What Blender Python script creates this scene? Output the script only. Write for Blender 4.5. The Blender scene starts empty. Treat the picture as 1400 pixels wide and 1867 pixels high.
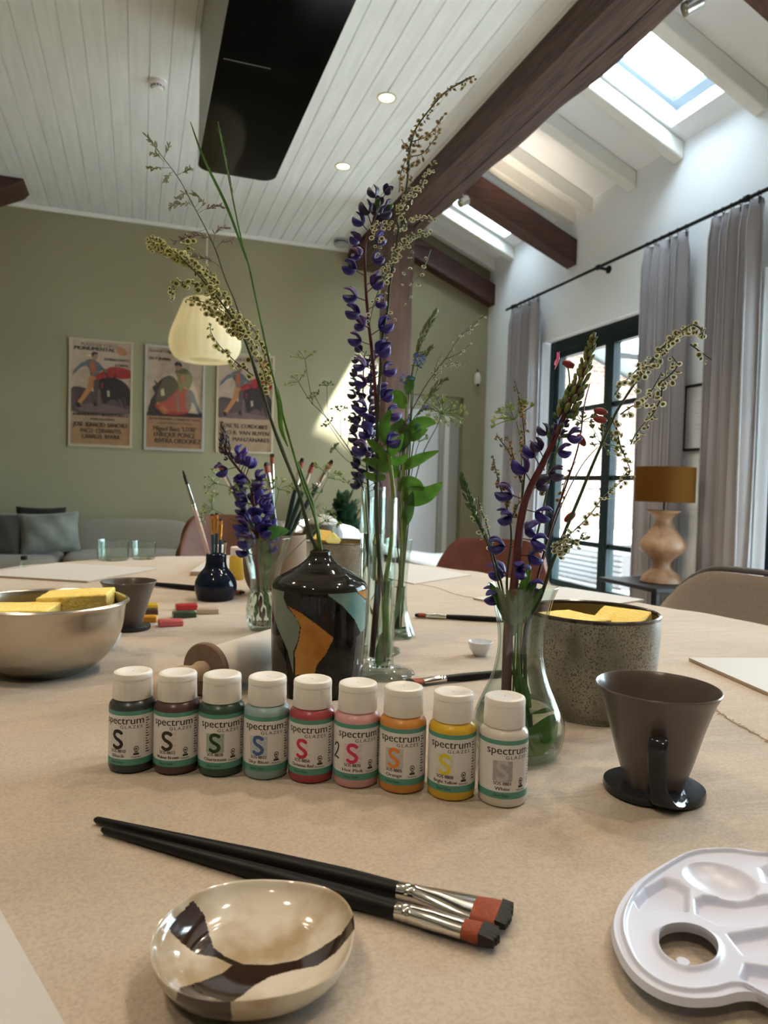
import bpy, bmesh, math, random
from mathutils import Vector, Matrix, noise
R_ = random.Random(7)
PI = math.pi
scene = bpy.context.scene
C = scene.collection

# ------------------------------------------------------------------ camera
FPX = 1294.0
CAMP = Vector((0, 0, 0.973))
_y, _p, _r = math.radians(19.1), math.radians(-2.04), math.radians(1.55)
FW = Vector((math.sin(_y)*math.cos(_p), math.cos(_y)*math.cos(_p), math.sin(_p)))
_rt = Vector((math.cos(_y), -math.sin(_y), 0)); _up = _rt.cross(FW)
RT = _rt*math.cos(_r) + _up*math.sin(_r); UP = -_rt*math.sin(_r) + _up*math.cos(_r)
cam_d = bpy.data.cameras.new('camera'); cam = bpy.data.objects.new('camera', cam_d); C.objects.link(cam)
m = Matrix((RT, UP, -FW)).transposed().to_4x4(); m.translation = CAMP; cam.matrix_world = m
cam_d.sensor_fit = 'VERTICAL'; cam_d.sensor_height = 36; cam_d.sensor_width = 27
cam_d.lens = FPX/1867*36; cam_d.clip_start = 0.01; cam_d.clip_end = 100
cam_d.dof.use_dof = True; cam_d.dof.focus_distance = 0.58; cam_d.dof.aperture_fstop = 14
scene.camera = cam

# ------------------------------------------------------------------ world, sun, exposure
scene.view_settings.view_transform = 'Standard'; scene.view_settings.look = 'None'
scene.view_settings.gamma = 1; scene.view_settings.use_curve_mapping = False
scene.view_settings.exposure = 0.54
w = bpy.data.worlds.new('sky'); scene.world = w; w.use_nodes = True
bg = w.node_tree.nodes['Background']; bg.inputs[0].default_value = (0.76, 0.90, 1.0, 1); bg.inputs[1].default_value = 18.5
def lamp(name, kind, energy, color, loc, to=None, **kw):
    d = bpy.data.lights.new(name, kind); d.energy = energy; d.color = color
    for k, v in kw.items(): setattr(d, k, v)
    o = bpy.data.objects.new(name, d); C.objects.link(o); o.location = loc
    if to is not None: o.rotation_euler = (Vector(to)-Vector(loc)).to_track_quat('-Z', 'Y').to_euler()
    return o
SUN = Vector((-1.00, 0.74, -1.85))
lamp('sun', 'SUN', 48, (1, 0.99, 0.97), (9, -4, 12), Vector((9, -4, 12))+SUN, angle=0.03)
WARM = (1.0, 0.80, 0.58)
# daylight portals in the openings of the window wall and the roof
def portal(loc, to, sx, sy):
    o = lamp('window_portal', 'AREA', 1, (1, 1, 1), loc, to, shape='RECTANGLE', size=sx, size_y=sy)
    o.data.cycles.is_portal = True
portal((3.60, 4.76, 1.2), (0, 4.76, 1.2), 1.8, 2.3)
portal((3.60, 1.8, 1.2), (0, 1.8, 1.2), 2.8, 2.3)
scene.cycles.use_denoising = True
scene.cycles.max_bounces = 10; scene.cycles.diffuse_bounces = 5; scene.cycles.glossy_bounces = 4
scene.cycles.transmission_bounces = 8; scene.cycles.transparent_max_bounces = 24
scene.cycles.sample_clamp_indirect = 6; scene.cycles.caustics_refractive = True; scene.cycles.caustics_reflective = False

# ------------------------------------------------------------------ pixel helpers (photo frame 1400 x 1867)
def ray(px, py): return FW + RT*((px-700)/FPX) - UP*((py-933.5)/FPX)
def onz(px, py, z=0.75): d = ray(px, py); return CAMP + d*((z-CAMP.z)/d.z)
def onx(px, py, x): d = ray(px, py); return CAMP + d*(x/d.x)
def ony(px, py, y): d = ray(px, py); return CAMP + d*(y/d.y)
def dep(px, py, z): return CAMP + ray(px, py)*z
def front(px, py, r):
    p = onz(px, py); d = Vector((p.x, p.y, 0)).normalized(); return Vector((p.x, p.y, .75)) + d*r

# ------------------------------------------------------------------ materials
def new(name):
    m = bpy.data.materials.new(name); m.use_nodes = True
    n = m.node_tree.nodes; return m, n, m.node_tree.links, n['Principled BSDF'], n['Material Output']
def M(name, col, rough=0.5, metal=0, vary=None, bump=None, coat=0, spec=0.5, trans=0, ior=1.45, sheen=0, stretch=None, sub=0, emit=None):
    """vary=(scale, colour2, amount) noise mix; bump=(scale, strength)"""
    m, n, l, b, o = new(name)
    b.inputs['Base Color'].default_value = (*col, 1); b.inputs['Roughness'].default_value = rough
    b.inputs['Metallic'].default_value = metal; b.inputs['Coat Weight'].default_value = coat
    b.inputs['Specular IOR Level'].default_value = spec; b.inputs['Transmission Weight'].default_value = trans
    b.inputs['IOR'].default_value = ior; b.inputs['Sheen Weight'].default_value = sheen
    b.inputs['Coat Roughness'].default_value = 0.05
    if sub: b.inputs['Subsurface Weight'].default_value = sub; b.inputs['Subsurface Radius'].default_value = (.01, .01, .01)
    if emit: b.inputs['Emission Color'].default_value = (*emit[0], 1); b.inputs['Emission Strength'].default_value = emit[1]
    if vary or bump:
        tc = n.new('ShaderNodeTexCoord'); mp = n.new('ShaderNodeMapping'); l.new(tc.outputs['Object'], mp.inputs[0])
        if stretch: mp.inputs['Scale'].default_value = stretch
    if vary:
        t = n.new('ShaderNodeTexNoise'); t.inputs['Scale'].default_value = vary[0]; t.inputs['Detail'].default_value = 6
        l.new(mp.outputs[0], t.inputs[0]); r = n.new('ShaderNodeValToRGB')
        a = vary[2] if len(vary) > 2 else .15
        r.color_ramp.elements[0].position = .5-a; r.color_ramp.elements[1].position = .5+a
        r.color_ramp.elements[0].color = (*col, 1); r.color_ramp.elements[1].color = (*vary[1], 1)
        l.new(t.outputs[0], r.inputs[0]); l.new(r.outputs[0], b.inputs['Base Color'])
    if bump:
        t = n.new('ShaderNodeTexNoise'); t.inputs['Scale'].default_value = bump[0]; t.inputs['Detail'].default_value = 4
        l.new(mp.outputs[0], t.inputs[0]); bp = n.new('ShaderNodeBump'); bp.inputs['Strength'].default_value = bump[1]
        bp.inputs['Distance'].default_value = bump[2] if len(bump) > 2 else .002
        l.new(t.outputs[0], bp.inputs['Height']); l.new(bp.outputs[0], b.inputs['Normal'])
    return m
def thin_glass(name, tint=(0.93, 0.97, 0.95), edge=(0.62, 0.72, 0.68), rough=0.0):
    m, n, l, b, o = new(name); n.remove(b)
    lw = n.new('ShaderNodeLayerWeight'); lw.inputs[0].default_value = .35
    r = n.new('ShaderNodeValToRGB'); r.color_ramp.elements[0].color = (*tint, 1); r.color_ramp.elements[1].color = (*edge, 1)
    r.color_ramp.elements[0].position = .45; r.color_ramp.elements[1].position = .98
    l.new(lw.outputs['Facing'], r.inputs[0]); t = n.new('ShaderNodeBsdfTransparent'); l.new(r.outputs[0], t.inputs[0])
    g = n.new('ShaderNodeBsdfGlossy'); g.inputs['Roughness'].default_value = rough
    p5 = n.new('ShaderNodeMath'); p5.operation = 'POWER'; p5.inputs[1].default_value = 5
    lf = n.new('ShaderNodeLayerWeight'); lf.inputs[0].default_value = .5; l.new(lf.outputs['Facing'], p5.inputs[0])
    f = n.new('ShaderNodeMath'); f.operation = 'MULTIPLY_ADD'; f.inputs[1].default_value = .9; f.inputs[2].default_value = .065; l.new(p5.outputs[0], f.inputs[0])
    x = n.new('ShaderNodeMixShader'); l.new(f.outputs[0], x.inputs[0]); l.new(t.outputs[0], x.inputs[1]); l.new(g.outputs[0], x.inputs[2])
    l.new(x.outputs[0], o.inputs[0]); return m
def leafmat(name, c, c2=None, tr=.35):
    m, n, l, b, o = new(name)
    t = n.new('ShaderNodeTexNoise'); t.inputs['Scale'].default_value = 60; tc = n.new('ShaderNodeTexCoord'); l.new(tc.outputs['Object'], t.inputs[0])
    r = n.new('ShaderNodeValToRGB'); r.color_ramp.elements[0].position = .35; r.color_ramp.elements[1].position = .65
    r.color_ramp.elements[0].color = (*c, 1); r.color_ramp.elements[1].color = (*(c2 or [k*1.5 for k in c]), 1); l.new(t.outputs[0], r.inputs[0])
    l.new(r.outputs[0], b.inputs['Base Color']); b.inputs['Roughness'].default_value = .5
    tl = n.new('ShaderNodeBsdfTranslucent'); l.new(r.outputs[0], tl.inputs[0]); x = n.new('ShaderNodeMixShader'); x.inputs[0].default_value = tr
    l.new(b.outputs[0], x.inputs[1]); l.new(tl.outputs[0], x.inputs[2]); l.new(x.outputs[0], o.inputs[0]); return m
MT = {}
def wood(name, c1, c2, rough=.55, sc=(1, 1, 1), bump=.4, ns=6):
    m, n, l, b, o = new(name); b.inputs['Roughness'].default_value = rough
    tc = n.new('ShaderNodeTexCoord'); mp = n.new('ShaderNodeMapping'); mp.inputs['Scale'].default_value = sc; l.new(tc.outputs['Object'], mp.inputs[0])
    t = n.new('ShaderNodeTexNoise'); t.inputs['Scale'].default_value = ns; t.inputs['Detail'].default_value = 8; t.inputs['Distortion'].default_value = .6
    l.new(mp.outputs[0], t.inputs[0]); r = n.new('ShaderNodeValToRGB'); r.color_ramp.elements[0].position = .35; r.color_ramp.elements[1].position = .68
    r.color_ramp.elements[0].color = (*c1, 1); r.color_ramp.elements[1].color = (*c2, 1); l.new(t.outputs[0], r.inputs[0]); l.new(r.outputs[0], b.inputs['Base Color'])
    bp = n.new('ShaderNodeBump'); bp.inputs['Strength'].default_value = bump; bp.inputs['Distance'].default_value = .01
    l.new(t.outputs[0], bp.inputs['Height']); l.new(bp.outputs[0], b.inputs['Normal']); return m
MT['beam'] = wood('dark_timber', (.024, .012, .008), (.080, .040, .025), .7, (9, .6, 9), .7)
MT['beamx'] = wood('red_timber', (.030, .010, .007), (.080, .027, .017), .6, (.6, 9, 9), .5)
MT['wwood'] = wood('pale_wood', (.50, .33, .20), (.62, .44, .28), .5, (1, 1, .3), .1, 20)
MT['brownwood'] = wood('brown_disc_wood', (.16, .105, .075), (.22, .15, .11), .6, (2, 2, 2), .1, 30)
MT['lampwood'] = wood('turned_lamp_wood', (.19, .10, .05), (.34, .20, .115), .5, (3, 3, 1), .15, 5)
MT['white_paint'] = M('white_paint', (.84, .84, .81), .6, vary=(2.5, (.78, .79, .76), .3), bump=(30, .05))
MT['olive'] = M('olive_plaster', (.270, .245, .150), .85, vary=(1.2, (.30, .275, .17), .3), bump=(60, .08))
MT['white_wall'] = M('white_plaster', (.86, .89, .92), .9, bump=(50, .1))
MT['dark_frame'] = M('dark_green_frame', (.006, .015, .017), .4, spec=.2)
MT['black'] = M('black_lacquer', (.008, .008, .009), .28, bump=(300, .02))
MT['satinblack'] = M('satin_black', (.008, .008, .009), .42, spec=.22)
MT['whiteplastic'] = M('white_plastic', (.82, .81, .80), .35, sub=.05)
MT['chrome'] = M('polished_metal', (.75, .74, .72), .16, 1)
MT['steel'] = M('brushed_steel', (.55, .51, .44), .24, 1, bump=(8, .05), stretch=(1, 1, 60))
MT['glass'] = thin_glass('clear_glass')
MT['window_glass'] = thin_glass('window_glass', (.97, .99, .99), (.9, .95, .95)); MT['door_glass'] = thin_glass('door_glass', (.80, .83, .83), (.75, .8, .8))

# ------------------------------------------------------------------ mesh helpers
def link(name, me, parent=None, loc=None):
    o = bpy.data.objects.new(name, me); C.objects.link(o)
    if parent: o.parent = parent
    if loc is not None: o.location = loc
    return o
def tag(o, label=None, cat=None, group=None, kind=None):
    if label: o['label'] = label
    if cat: o['category'] = cat
    if group: o['group'] = group
    if kind: o['kind'] = kind
    return o
def thing(name, label, cat, loc=(0, 0, 0), rotz=0, group=None, kind=None):
    o = bpy.data.objects.new(name, None); C.objects.link(o); o.location = loc; o.rotation_euler = (0, 0, rotz); o.empty_display_size = .05
    return tag(o, label, cat, group, kind)
def dup(root, loc, rotz=None, label=None):
    r = root.copy(); C.objects.link(r); r.location = loc
    if rotz is not None: r.rotation_euler = (0, 0, rotz)
    if label: r['label'] = label
    for ch in root.children:
        c = ch.copy(); C.objects.link(c); c.parent = r
        for g in ch.children:
            d = g.copy(); C.objects.link(d); d.parent = c
    return r
class MB:
    def __init__(s): s.v = []; s.f = []; s.m = []
    def add(s, vs, fs, mi=0):
        k = len(s.v); s.v += [tuple(v) for v in vs]; s.f += [tuple(i+k for i in f) for f in fs]; s.m += [mi]*len(fs); return s
    def box(s, a, b, mi=0):
        x0, y0, z0 = a; x1, y1, z1 = b
        v = [(x, y, z) for z in (z0, z1) for y in (y0, y1) for x in (x0, x1)]
        return s.add(v, [(0, 2, 3, 1), (4, 5, 7, 6), (0, 1, 5, 4), (2, 6, 7, 3), (0, 4, 6, 2), (1, 3, 7, 5)], mi)
    def tube(s, pts, rad, seg=8, mi=0, cap=True, flat=None, side=None):
        pts = [Vector(p) for p in pts]; n = len(pts)
        if not hasattr(rad, '__len__'): rad = [rad]*n
        if flat is None: flat = [1]*n
        rings = []; prev = None
        for i, p in enumerate(pts):
            t = (pts[min(i+1, n-1)]-pts[max(i-1, 0)])
            t = t.normalized() if t.length > 1e-9 else Vector((0, 0, 1))
            if prev is None:
                a = Vector(side) if side is not None else (Vector((0, 0, 1)) if abs(t.z) < .9 else Vector((1, 0, 0)))
            else: a = prev
            a = (a - t*a.dot(t)).normalized(); prev = a; b = t.cross(a)
            rings.append([p + a*(math.cos(2*PI*k/seg)*rad[i]) + b*(math.sin(2*PI*k/seg)*rad[i]*flat[i]) for k in range(seg)])
        vs = [v for r in rings for v in r]; fs = []
        for i in range(n-1):
            for k in range(seg):
                k2 = (k+1) % seg; fs.append((i*seg+k, i*seg+k2, (i+1)*seg+k2, (i+1)*seg+k))
        if cap: fs += [tuple(range(seg-1, -1, -1)), tuple((n-1)*seg+k for k in range(seg))]
        return s.add(vs, fs, mi)
    def lathe(s, prof, seg=48, mi=0, c=(0, 0, 0), fn=None):
        vs = []; fs = []; n = len(prof)
        for r, z in prof:
            for k in range(seg):
                a = 2*PI*k/seg; rr = r*(fn(a, z) if fn else 1); vs.append((c[0]+rr*math.cos(a), c[1]+rr*math.sin(a), c[2]+z))
        for i in range(n-1):
            for k in range(seg):
                k2 = (k+1) % seg; fs.append((i*seg+k, i*seg+k2, (i+1)*seg+k2, (i+1)*seg+k))
        if prof[0][0] > 0 and prof[0][0] < 1e-4: pass
        return s.add(vs, fs, mi)
    def ball(s, c, r, ax=None, seg=8, rings=5, mi=0):
        c = Vector(c); rx, ry, rz = r if hasattr(r, '__len__') else (r, r, r)
        q = ax.to_track_quat('Z', 'Y').to_matrix() if ax is not None else Matrix.Identity(3)
        vs = []
        for i in range(1, rings):
            th = PI*i/rings
            for k in range(seg):
                a = 2*PI*k/seg; vs.append(c + q @ Vector((rx*math.sin(th)*math.cos(a), ry*math.sin(th)*math.sin(a), rz*math.cos(th))))
        n = len(vs); vs += [c + q @ Vector((0, 0, rz)), c + q @ Vector((0, 0, -rz))]; fs = []
        for i in range(rings-2):
            for k in range(seg): k2 = (k+1) % seg; fs.append((i*seg+k, (i+1)*seg+k, (i+1)*seg+k2, i*seg+k2))
        for k in range(seg):
            k2 = (k+1) % seg; fs.append((n, k, k2)); fs.append((n+1, (rings-2)*seg+k2, (rings-2)*seg+k))
        return s.add(vs, fs, mi)
    def build(s, name, mats, parent=None, smooth=True, loc=None, bevel=0, subsurf=0, off=None, angle=40):
        me = bpy.data.meshes.new(name)
        v = s.v if off is None else [(a-off[0], b-off[1], c-off[2]) for a, b, c in s.v]
        me.from_pydata(v, [], s.f); me.validate()
        for mm in (mats if isinstance(mats, (list, tuple)) else [mats]): me.materials.append(mm)
        if len(me.polygons) == len(s.m): me.polygons.foreach_set('material_index', s.m)
        bm = bmesh.new(); bm.from_mesh(me)
        bmesh.ops.remove_doubles(bm, verts=bm.verts, dist=1e-6); bmesh.ops.recalc_face_normals(bm, faces=bm.faces); bm.to_mesh(me); bm.free()
        if smooth:
            me.polygons.foreach_set('use_smooth', [True]*len(me.polygons))
            try: me.set_sharp_from_angle(angle=math.radians(angle))
            except Exception: pass
        me.update(); o = link(name, me, parent, loc)
        if bevel:
            b = o.modifiers.new('b', 'BEVEL'); b.width = bevel; b.segments = 3; b.limit_method = 'ANGLE'
        if subsurf:
            b = o.modifiers.new('s', 'SUBSURF'); b.levels = b.render_levels = subsurf
        return o
def box(name, a, b, mat, parent=None, bevel=0, kind=None, smooth=False):
    o = MB().box(a, b).build(name, mat, parent, smooth=smooth or bevel > 0, bevel=bevel)
    if kind: o['kind'] = kind
    return o
def rbox(name, dims, mat, parent, loc, puff=0, sub=2, bev=.15, rot=None):
    """soft cushion-like box"""
    bm = bmesh.new(); bmesh.ops.create_cube(bm, size=1)
    bmesh.ops.subdivide_edges(bm, edges=bm.edges, cuts=4, use_grid_fill=True)
    for v in bm.verts:
        x, y, z = v.co*2
        k = 1-puff*(x*x+y*y)*.5 if puff else 1
        # superellipse roundness
        p = 6; L = (abs(x)**p+abs(y)**p+abs(z)**p)**(1/p)
        v.co = Vector((x/L*dims[0]/2, y/L*dims[1]/2, z/L*dims[2]/2*max(k, .25)))
    me = bpy.data.meshes.new(name); bm.to_mesh(me); bm.free(); me.materials.append(mat)
    me.polygons.foreach_set('use_smooth', [True]*len(me.polygons))
    o = link(name, me, parent, loc)
    if rot: o.rotation_euler = rot
    s = o.modifiers.new('s', 'SUBSURF'); s.levels = s.render_levels = sub
    return o
def catmull(pts, n=6, closed=False):
    P = [Vector(p) for p in pts]; out = []; N = len(P)
    rng = range(N) if closed else range(N-1)
    for i in rng:
        if closed: a, b, c, d = P[i-1], P[i], P[(i+1) % N], P[(i+2) % N]
        else: a, b, c, d = P[max(i-1, 0)], P[i], P[i+1], P[min(i+2, N-1)]
        for k in range(n):
            t = k/n; out.append(.5*((2*b)+(c-a)*t+(2*a-5*b+4*c-d)*t*t+(3*b-a-3*c+d)*t**3))
    if not closed: out.append(P[-1])
    return out
_tc = {}
def text_geo(s, size=1.0, align='CENTER', bold=0.0, sx=1.0, spacing=1.0):
    key = (s, size, align, bold, sx, spacing)
    if key in _tc: return _tc[key]
    cu = bpy.data.curves.new('t', 'FONT'); cu.body = s; cu.size = size; cu.align_x = align; cu.resolution_u = 3; cu.offset = bold; cu.space_character = spacing
    o = bpy.data.objects.new('t', cu); C.objects.link(o)
    dg = bpy.context.evaluated_depsgraph_get(); me = bpy.data.meshes.new_from_object(o.evaluated_get(dg))
    v = [(a.co.x*sx, a.co.y) for a in me.vertices]; f = [tuple(p.vertices) for p in me.polygons]
    bpy.data.objects.remove(o); bpy.data.curves.remove(cu); bpy.data.meshes.remove(me)
    _tc[key] = (v, f); return v, f
def width_fit(s, w, size, bold=0.0, spacing=1.0):
    v, f = text_geo(s, size, 'CENTER', 0.0, 1.0, spacing)
    xs = [a[0] for a in v]; ww = max(xs)-min(xs); k = w/ww; v = [(a[0]*k, a[1]) for a in v]
    if bold:  # heavier strokes: a second copy a hair to the side
        n = len(v); v = v+[(a+bold, b) for a, b in v]; f = f+[tuple(i+n for i in q) for q in f]
    return v, f
def stroke(P, w):
    """flat ribbon along a 2-D path"""
    P = [p.xy for p in catmull([(x, y, 0) for x, y in P], 8)]; n = len(P); v = []
    for i, p in enumerate(P):
        t = (P[min(i+1, n-1)]-P[max(i-1, 0)]).normalized(); q = Vector((-t.y, t.x))*w/2; v += [tuple(p+q), tuple(p-q)]
    f = [(2*i, 2*i+1, 2*i+3, 2*i+2) for i in range(n-1)]
    for c, t0 in ((P[0], P[1]), (P[-1], P[-2])):
        k = len(v); v += [(c.x+w/2*math.cos(a*PI/5), c.y+w/2*math.sin(a*PI/5)) for a in range(10)]; f.append(tuple(range(k, k+10)))
    return v, f
def inpoly(x, y, P):
    c = False; j = len(P)-1
    for i in range(len(P)):
        xi, yi = P[i][0], P[i][1]; xj, yj = P[j][0], P[j][1]
        if (yi > y) != (yj > y) and x < (xj-xi)*(y-yi)/(yj-yi)+xi: c = not c
        j = i
    return c
def sdpoly(x, y, P):
    d = 1e9; j = len(P)-1
    for i in range(len(P)):
        ax, ay = P[j][0], P[j][1]; bx, by = P[i][0], P[i][1]; ex, ey = bx-ax, by-ay; wx, wy = x-ax, y-ay
        t = max(0, min(1, (wx*ex+wy*ey)/(ex*ex+ey*ey+1e-12))); d = min(d, math.hypot(wx-ex*t, wy-ey*t)); j = i
    return -d if inpoly(x, y, P) else d
def closed_tris(name, P2, z, mat_i, mb, to3):
    """flat polygon from 2D outline"""
    mb.add([to3(p[0], p[1], z) for p in P2], [tuple(range(len(P2)))], mat_i)

# ================================================================== ROOM
ZC, YB, XW = 3.25, 6.7, 3.41
floor_m = wood('oak_floor', (.42, .33, .24), (.55, .45, .34), .5, (1, 8, 1), .15, 4)
box('floor', (-3.2, -2.8, -.1), (3.6, 6.95, 0), floor_m, kind='structure')
# ceiling boards: V grooves run along Y
def ceiling():
    mb = MB(); x = -3.2; wdt = .1085; g = .009
    x = 0.0225-wdt*30
    while x < 1.86:
        a, b = x+g/2, min(x+wdt-g/2, 1.9)
        mb.add([(a, -2.8, ZC), (b, -2.8, ZC), (b, YB, ZC), (a, YB, ZC)], [(0, 1, 2, 3)])
        mb.add([(b, -2.8, ZC), (b+g/2, -2.8, ZC+.009), (b+g/2, YB, ZC+.009), (b, YB, ZC)], [(0, 1, 2, 3)])
        mb.add([(b+g/2, -2.8, ZC+.009), (b+g, -2.8, ZC), (b+g, YB, ZC), (b+g/2, YB, ZC+.009)], [(0, 1, 2, 3)])
        x += wdt
    mb.box((-3.25, -2.8, ZC+.01), (1.93, YB+.1, ZC+.08))
    o = mb.build('ceiling', MT['cboards'], smooth=False); o['kind'] = 'structure'
MT['cboards'] = wood('white_boards', (.76, .80, .82), (.84, .88, .90), .55, (7, .5, 1), .06, 4)
ceiling()
box('trim_1', (-3.2, YB-.02, ZC-.028), (1.89, YB, ZC), MT['white_paint'], kind='structure')   # cornice strip
box('trim_2', (1.87, -2.8, ZC-.012), (1.89, YB, ZC+.012), MT['white_paint'], kind='structure')
# back wall with a door opening
mb = MB(); mb.box((-3.3, YB, 0), (2.15, YB+.2, 4.3)); mb.box((2.15, YB, 1.915), (3.16, YB+.2, 4.3)); mb.box((3.16, YB, 0), (3.6, YB+.2, 4.3))
o = mb.build('wall_back', MT['olive'], smooth=False); o['kind'] = 'structure'
d = thing('door_3', None, None, (2.6, YB+.12, 0), kind='structure')
MT['door_white'] = M('white_door_paint', (.80, .84, .90), .5)
box('door_leaf', (-.45, 0, 0), (.34, .05, 1.78), MT['door_white'], d, .004)
box('door_frame', (.34, -.03, 0), (.56, .06, 1.915), M('grey_jamb', (.42, .42, .38), .6), d, .004)
box('door_frame', (-.45, -.03, 1.78), (.34, .06, 1.915), M('grey_head', (.5, .5, .46), .6), d, .004)
box('door_strip', (.39, -.05, 0), (.44, -.03, 1.72), MT['white_paint'], d, .004)
box('wall_left', (-3.4, -2.8, 0), (-3.2, YB+.2, 3.4), MT['olive'], kind='structure')
box('wall_rear', (-3.4, -3.0, 0), (3.6, -2.8, 4.5), MT['olive'], kind='structure')
# window wall with three openings
mb = MB(); T = .2
ys = [-2.8, .40, 3.22, 3.90, 5.62, YB+.2]
for i in range(0, 6, 2): mb.box((XW, ys[i], 0), (XW+T, ys[i+1], 2.30))
mb.box((XW, -2.8, 2.30), (XW+T, YB+.2, 3.36))
o = mb.build('wall_right', MT['white_wall'], smooth=False); o['kind'] = 'structure'
# roof slope with skylight holes
SL = .414
def rz(x): return 3.33+SL*(XW-x)
SK = [((2.45, 3.275), (3.43, 3.90)), ((2.68, 3.275), (5.78, 6.15)), ((2.45, 3.275), (1.20, 1.67))]  # last skylight is added out of view to bring in more daylight
mb = MB(); xs = [1.7, 2.45, 2.68, 3.275, 3.75]; yy = [-2.9, 1.20, 1.67, 3.43, 3.90, 5.78, 6.15, 6.95]
for i in range(4):
    for j in range(7):
        if (i == 2 and j in (1, 3, 5)) or (i == 1 and j in (1, 3)): continue
        x0, x1, y0, y1 = xs[i], xs[i+1], yy[j], yy[j+1]
        mb.add([(x0, y0, rz(x0)), (x1, y0, rz(x1)), (x1, y1, rz(x1)), (x0, y1, rz(x0))], [(0, 1, 2, 3)])
x0, x1 = 1.7, 3.75
for (y0, y1) in ((-2.9, 1.20), (1.67, 3.43), (3.90, 5.78), (6.15, 6.95)):
    mb.add([(x0, y0, rz(x0)+.14), (x1, y0, rz(x1)+.14), (x1, y1, rz(x1)+.14), (x0, y1, rz(x0)+.14)], [(0, 1, 2, 3)])
o = mb.build('ceiling_slope', MT['white_wall'], smooth=False); o['kind'] = 'structure'
nrm = Vector((SL, 0, 1)).normalized()
for k, ((xa, xb), (ya, yb)) in enumerate(SK):
    s = thing('window_%d' % (k+6), None, None, (xb, (ya+yb)/2, rz(xb)), kind='structure'); off = s.location
    up = nrm*.13; q = [Vector((x, y, rz(x))) for x, y in ((xa, ya), (xb, ya), (xb, yb), (xa, yb))]
    c = sum(q, Vector())/4; t = [c+(p-c)*.97+up for p in q]
    sh = MB(); sh.add(q+t, [(i, (i+1) % 4, 4+(i+1) % 4, 4+i) for i in range(4)]); sh.build('shaft', MT['white_wall'], s, smooth=False, off=off)
    fr = MB(); inn = [c+(p-c)*.84+up*.97 for p in q]; inn2 = [c+(p-c)*.79+up*1.15 for p in q]; out = [c+(p-c)*.98+up*.92 for p in q]
    for A, B in ((out, inn), (inn, inn2)): fr.add(A+B, [(i, (i+1) % 4, 4+(i+1) % 4, 4+i) for i in range(4)])
    fr.build('window_frame', M('skylight_frame_%d' % k, (.30, .38, .45), .4), s, smooth=False, off=off)
    gl = MB(); gl.add([c+(p-c)*.795+up*1.14 for p in q], [(0, 1, 2, 3)]); gl.build('glass_pane', MT['window_glass'], s, smooth=False, off=off)
    portal(c+up*1.3, c, .7, .4)
    ms = MB()  # outside kerb, blocks light leaks
    ms.add([c+(p-c)*1.25+up*1.02 for p in q]+[c+(p-c)*.82+up*1.16 for p in q], [(i, (i+1) % 4, 4+(i+1) % 4, 4+i) for i in range(4)])
    ms.build('flashing', MT['dark_frame'], s, smooth=False, off=off)
box('wall_upper', (1.93, -2.8, ZC), (2.0, YB, 4.3), MT['white_wall'], kind='structure')
# white rafters
def rafter(y, wd=.095, dp=.12, k=None):
    o = MB().add([(x, y+a, rz(x)-b) for x in (1.95, XW) for a, b in ((-wd/2, 0), (wd/2, 0), (wd/2, dp), (-wd/2, dp))],
        [(0, 1, 2, 3), (4, 7, 6, 5), (0, 4, 5, 1), (1, 5, 6, 2), (2, 6, 7, 3), (3, 7, 4, 0)]).build('trim_%d' % k, MT['white_paint'], smooth=True, bevel=.012)
    o['kind'] = 'structure'
for k, y in enumerate((1.12, 1.76, 2.15, 2.7, 3.30, 3.97, 4.45, 4.98, 5.22, 5.56, 6.24, 6.62)): rafter(y, k=k+3)
# dark main beam, gently hewn
def hewn(name, a, b, mat, cuts=60, amp=.006, kind='structure', crack=False):
    bm = bmesh.new(); bmesh.ops.create_cube(bm, size=1)
    L = [b[i]-a[i] for i in range(3)]; ax = max(range(3), key=lambda i: L[i])
    ed = [e for e in bm.edges if abs((e.verts[0].co-e.verts[1].co)[ax]) > .5]
    bmesh.ops.subdivide_edges(bm, edges=ed, cuts=cuts)
    ed = [e for e in bm.edges if abs((e.verts[0].co-e.verts[1].co)[ax]) < .01]
    bmesh.ops.subdivide_edges(bm, edges=ed, cuts=3, use_grid_fill=True)
    for v in bm.verts:
        p = Vector([a[i]+(v.co[i]+.5)*L[i] for i in range(3)])
        edge = sum(1 for i in range(3) if i != ax and abs(v.co[i]) > .49)
        nn = noise.noise_vector(Vector((p.x*3, p.y*1.3, p.z*3)))
        cc = Vector([(a[i]+b[i])/2 if i != ax else p[i] for i in range(3)])
        if edge == 2: p = p+(cc-p)*.07*(1.2+noise.noise(p*2.5)*1.6)
        p += nn*amp
        v.co = p
    me = bpy.data.meshes.new(name); bm.to_mesh(me); bm.free(); me.materials.append(mat); me.polygons.foreach_set('use_smooth', [True]*len(me.polygons))
    me.set_sharp_from_angle(angle=math.radians(45))
    o = link(name, me); o['kind'] = kind; return o
bo = hewn('beam', (1.885, -2.7, 3.065), (2.17, YB, 3.36), MT['beam'], 110, .007)
crk = MB(); pts = [(2.055+.012*noise.noise(Vector((y*2, 3, 1))), y, 3.0645) for y in [2+.05*i for i in range(80)]]
crk.tube(pts, [.0045*(1+.6*noise.noise(Vector((i*.2, 0, 5)))) for i in range(80)], 6); crk.build('crack', M('crack_shadow_gap', (.006, .004, .003), 1), bo)
hewn('post', (1.84, 5.38, 0), (2.07, 5.58, 3.08), wood('post_timber', (.050, .024, .016), (.085, .044, .030), .7, (6, 6, .6), .25), 40, .002)
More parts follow.
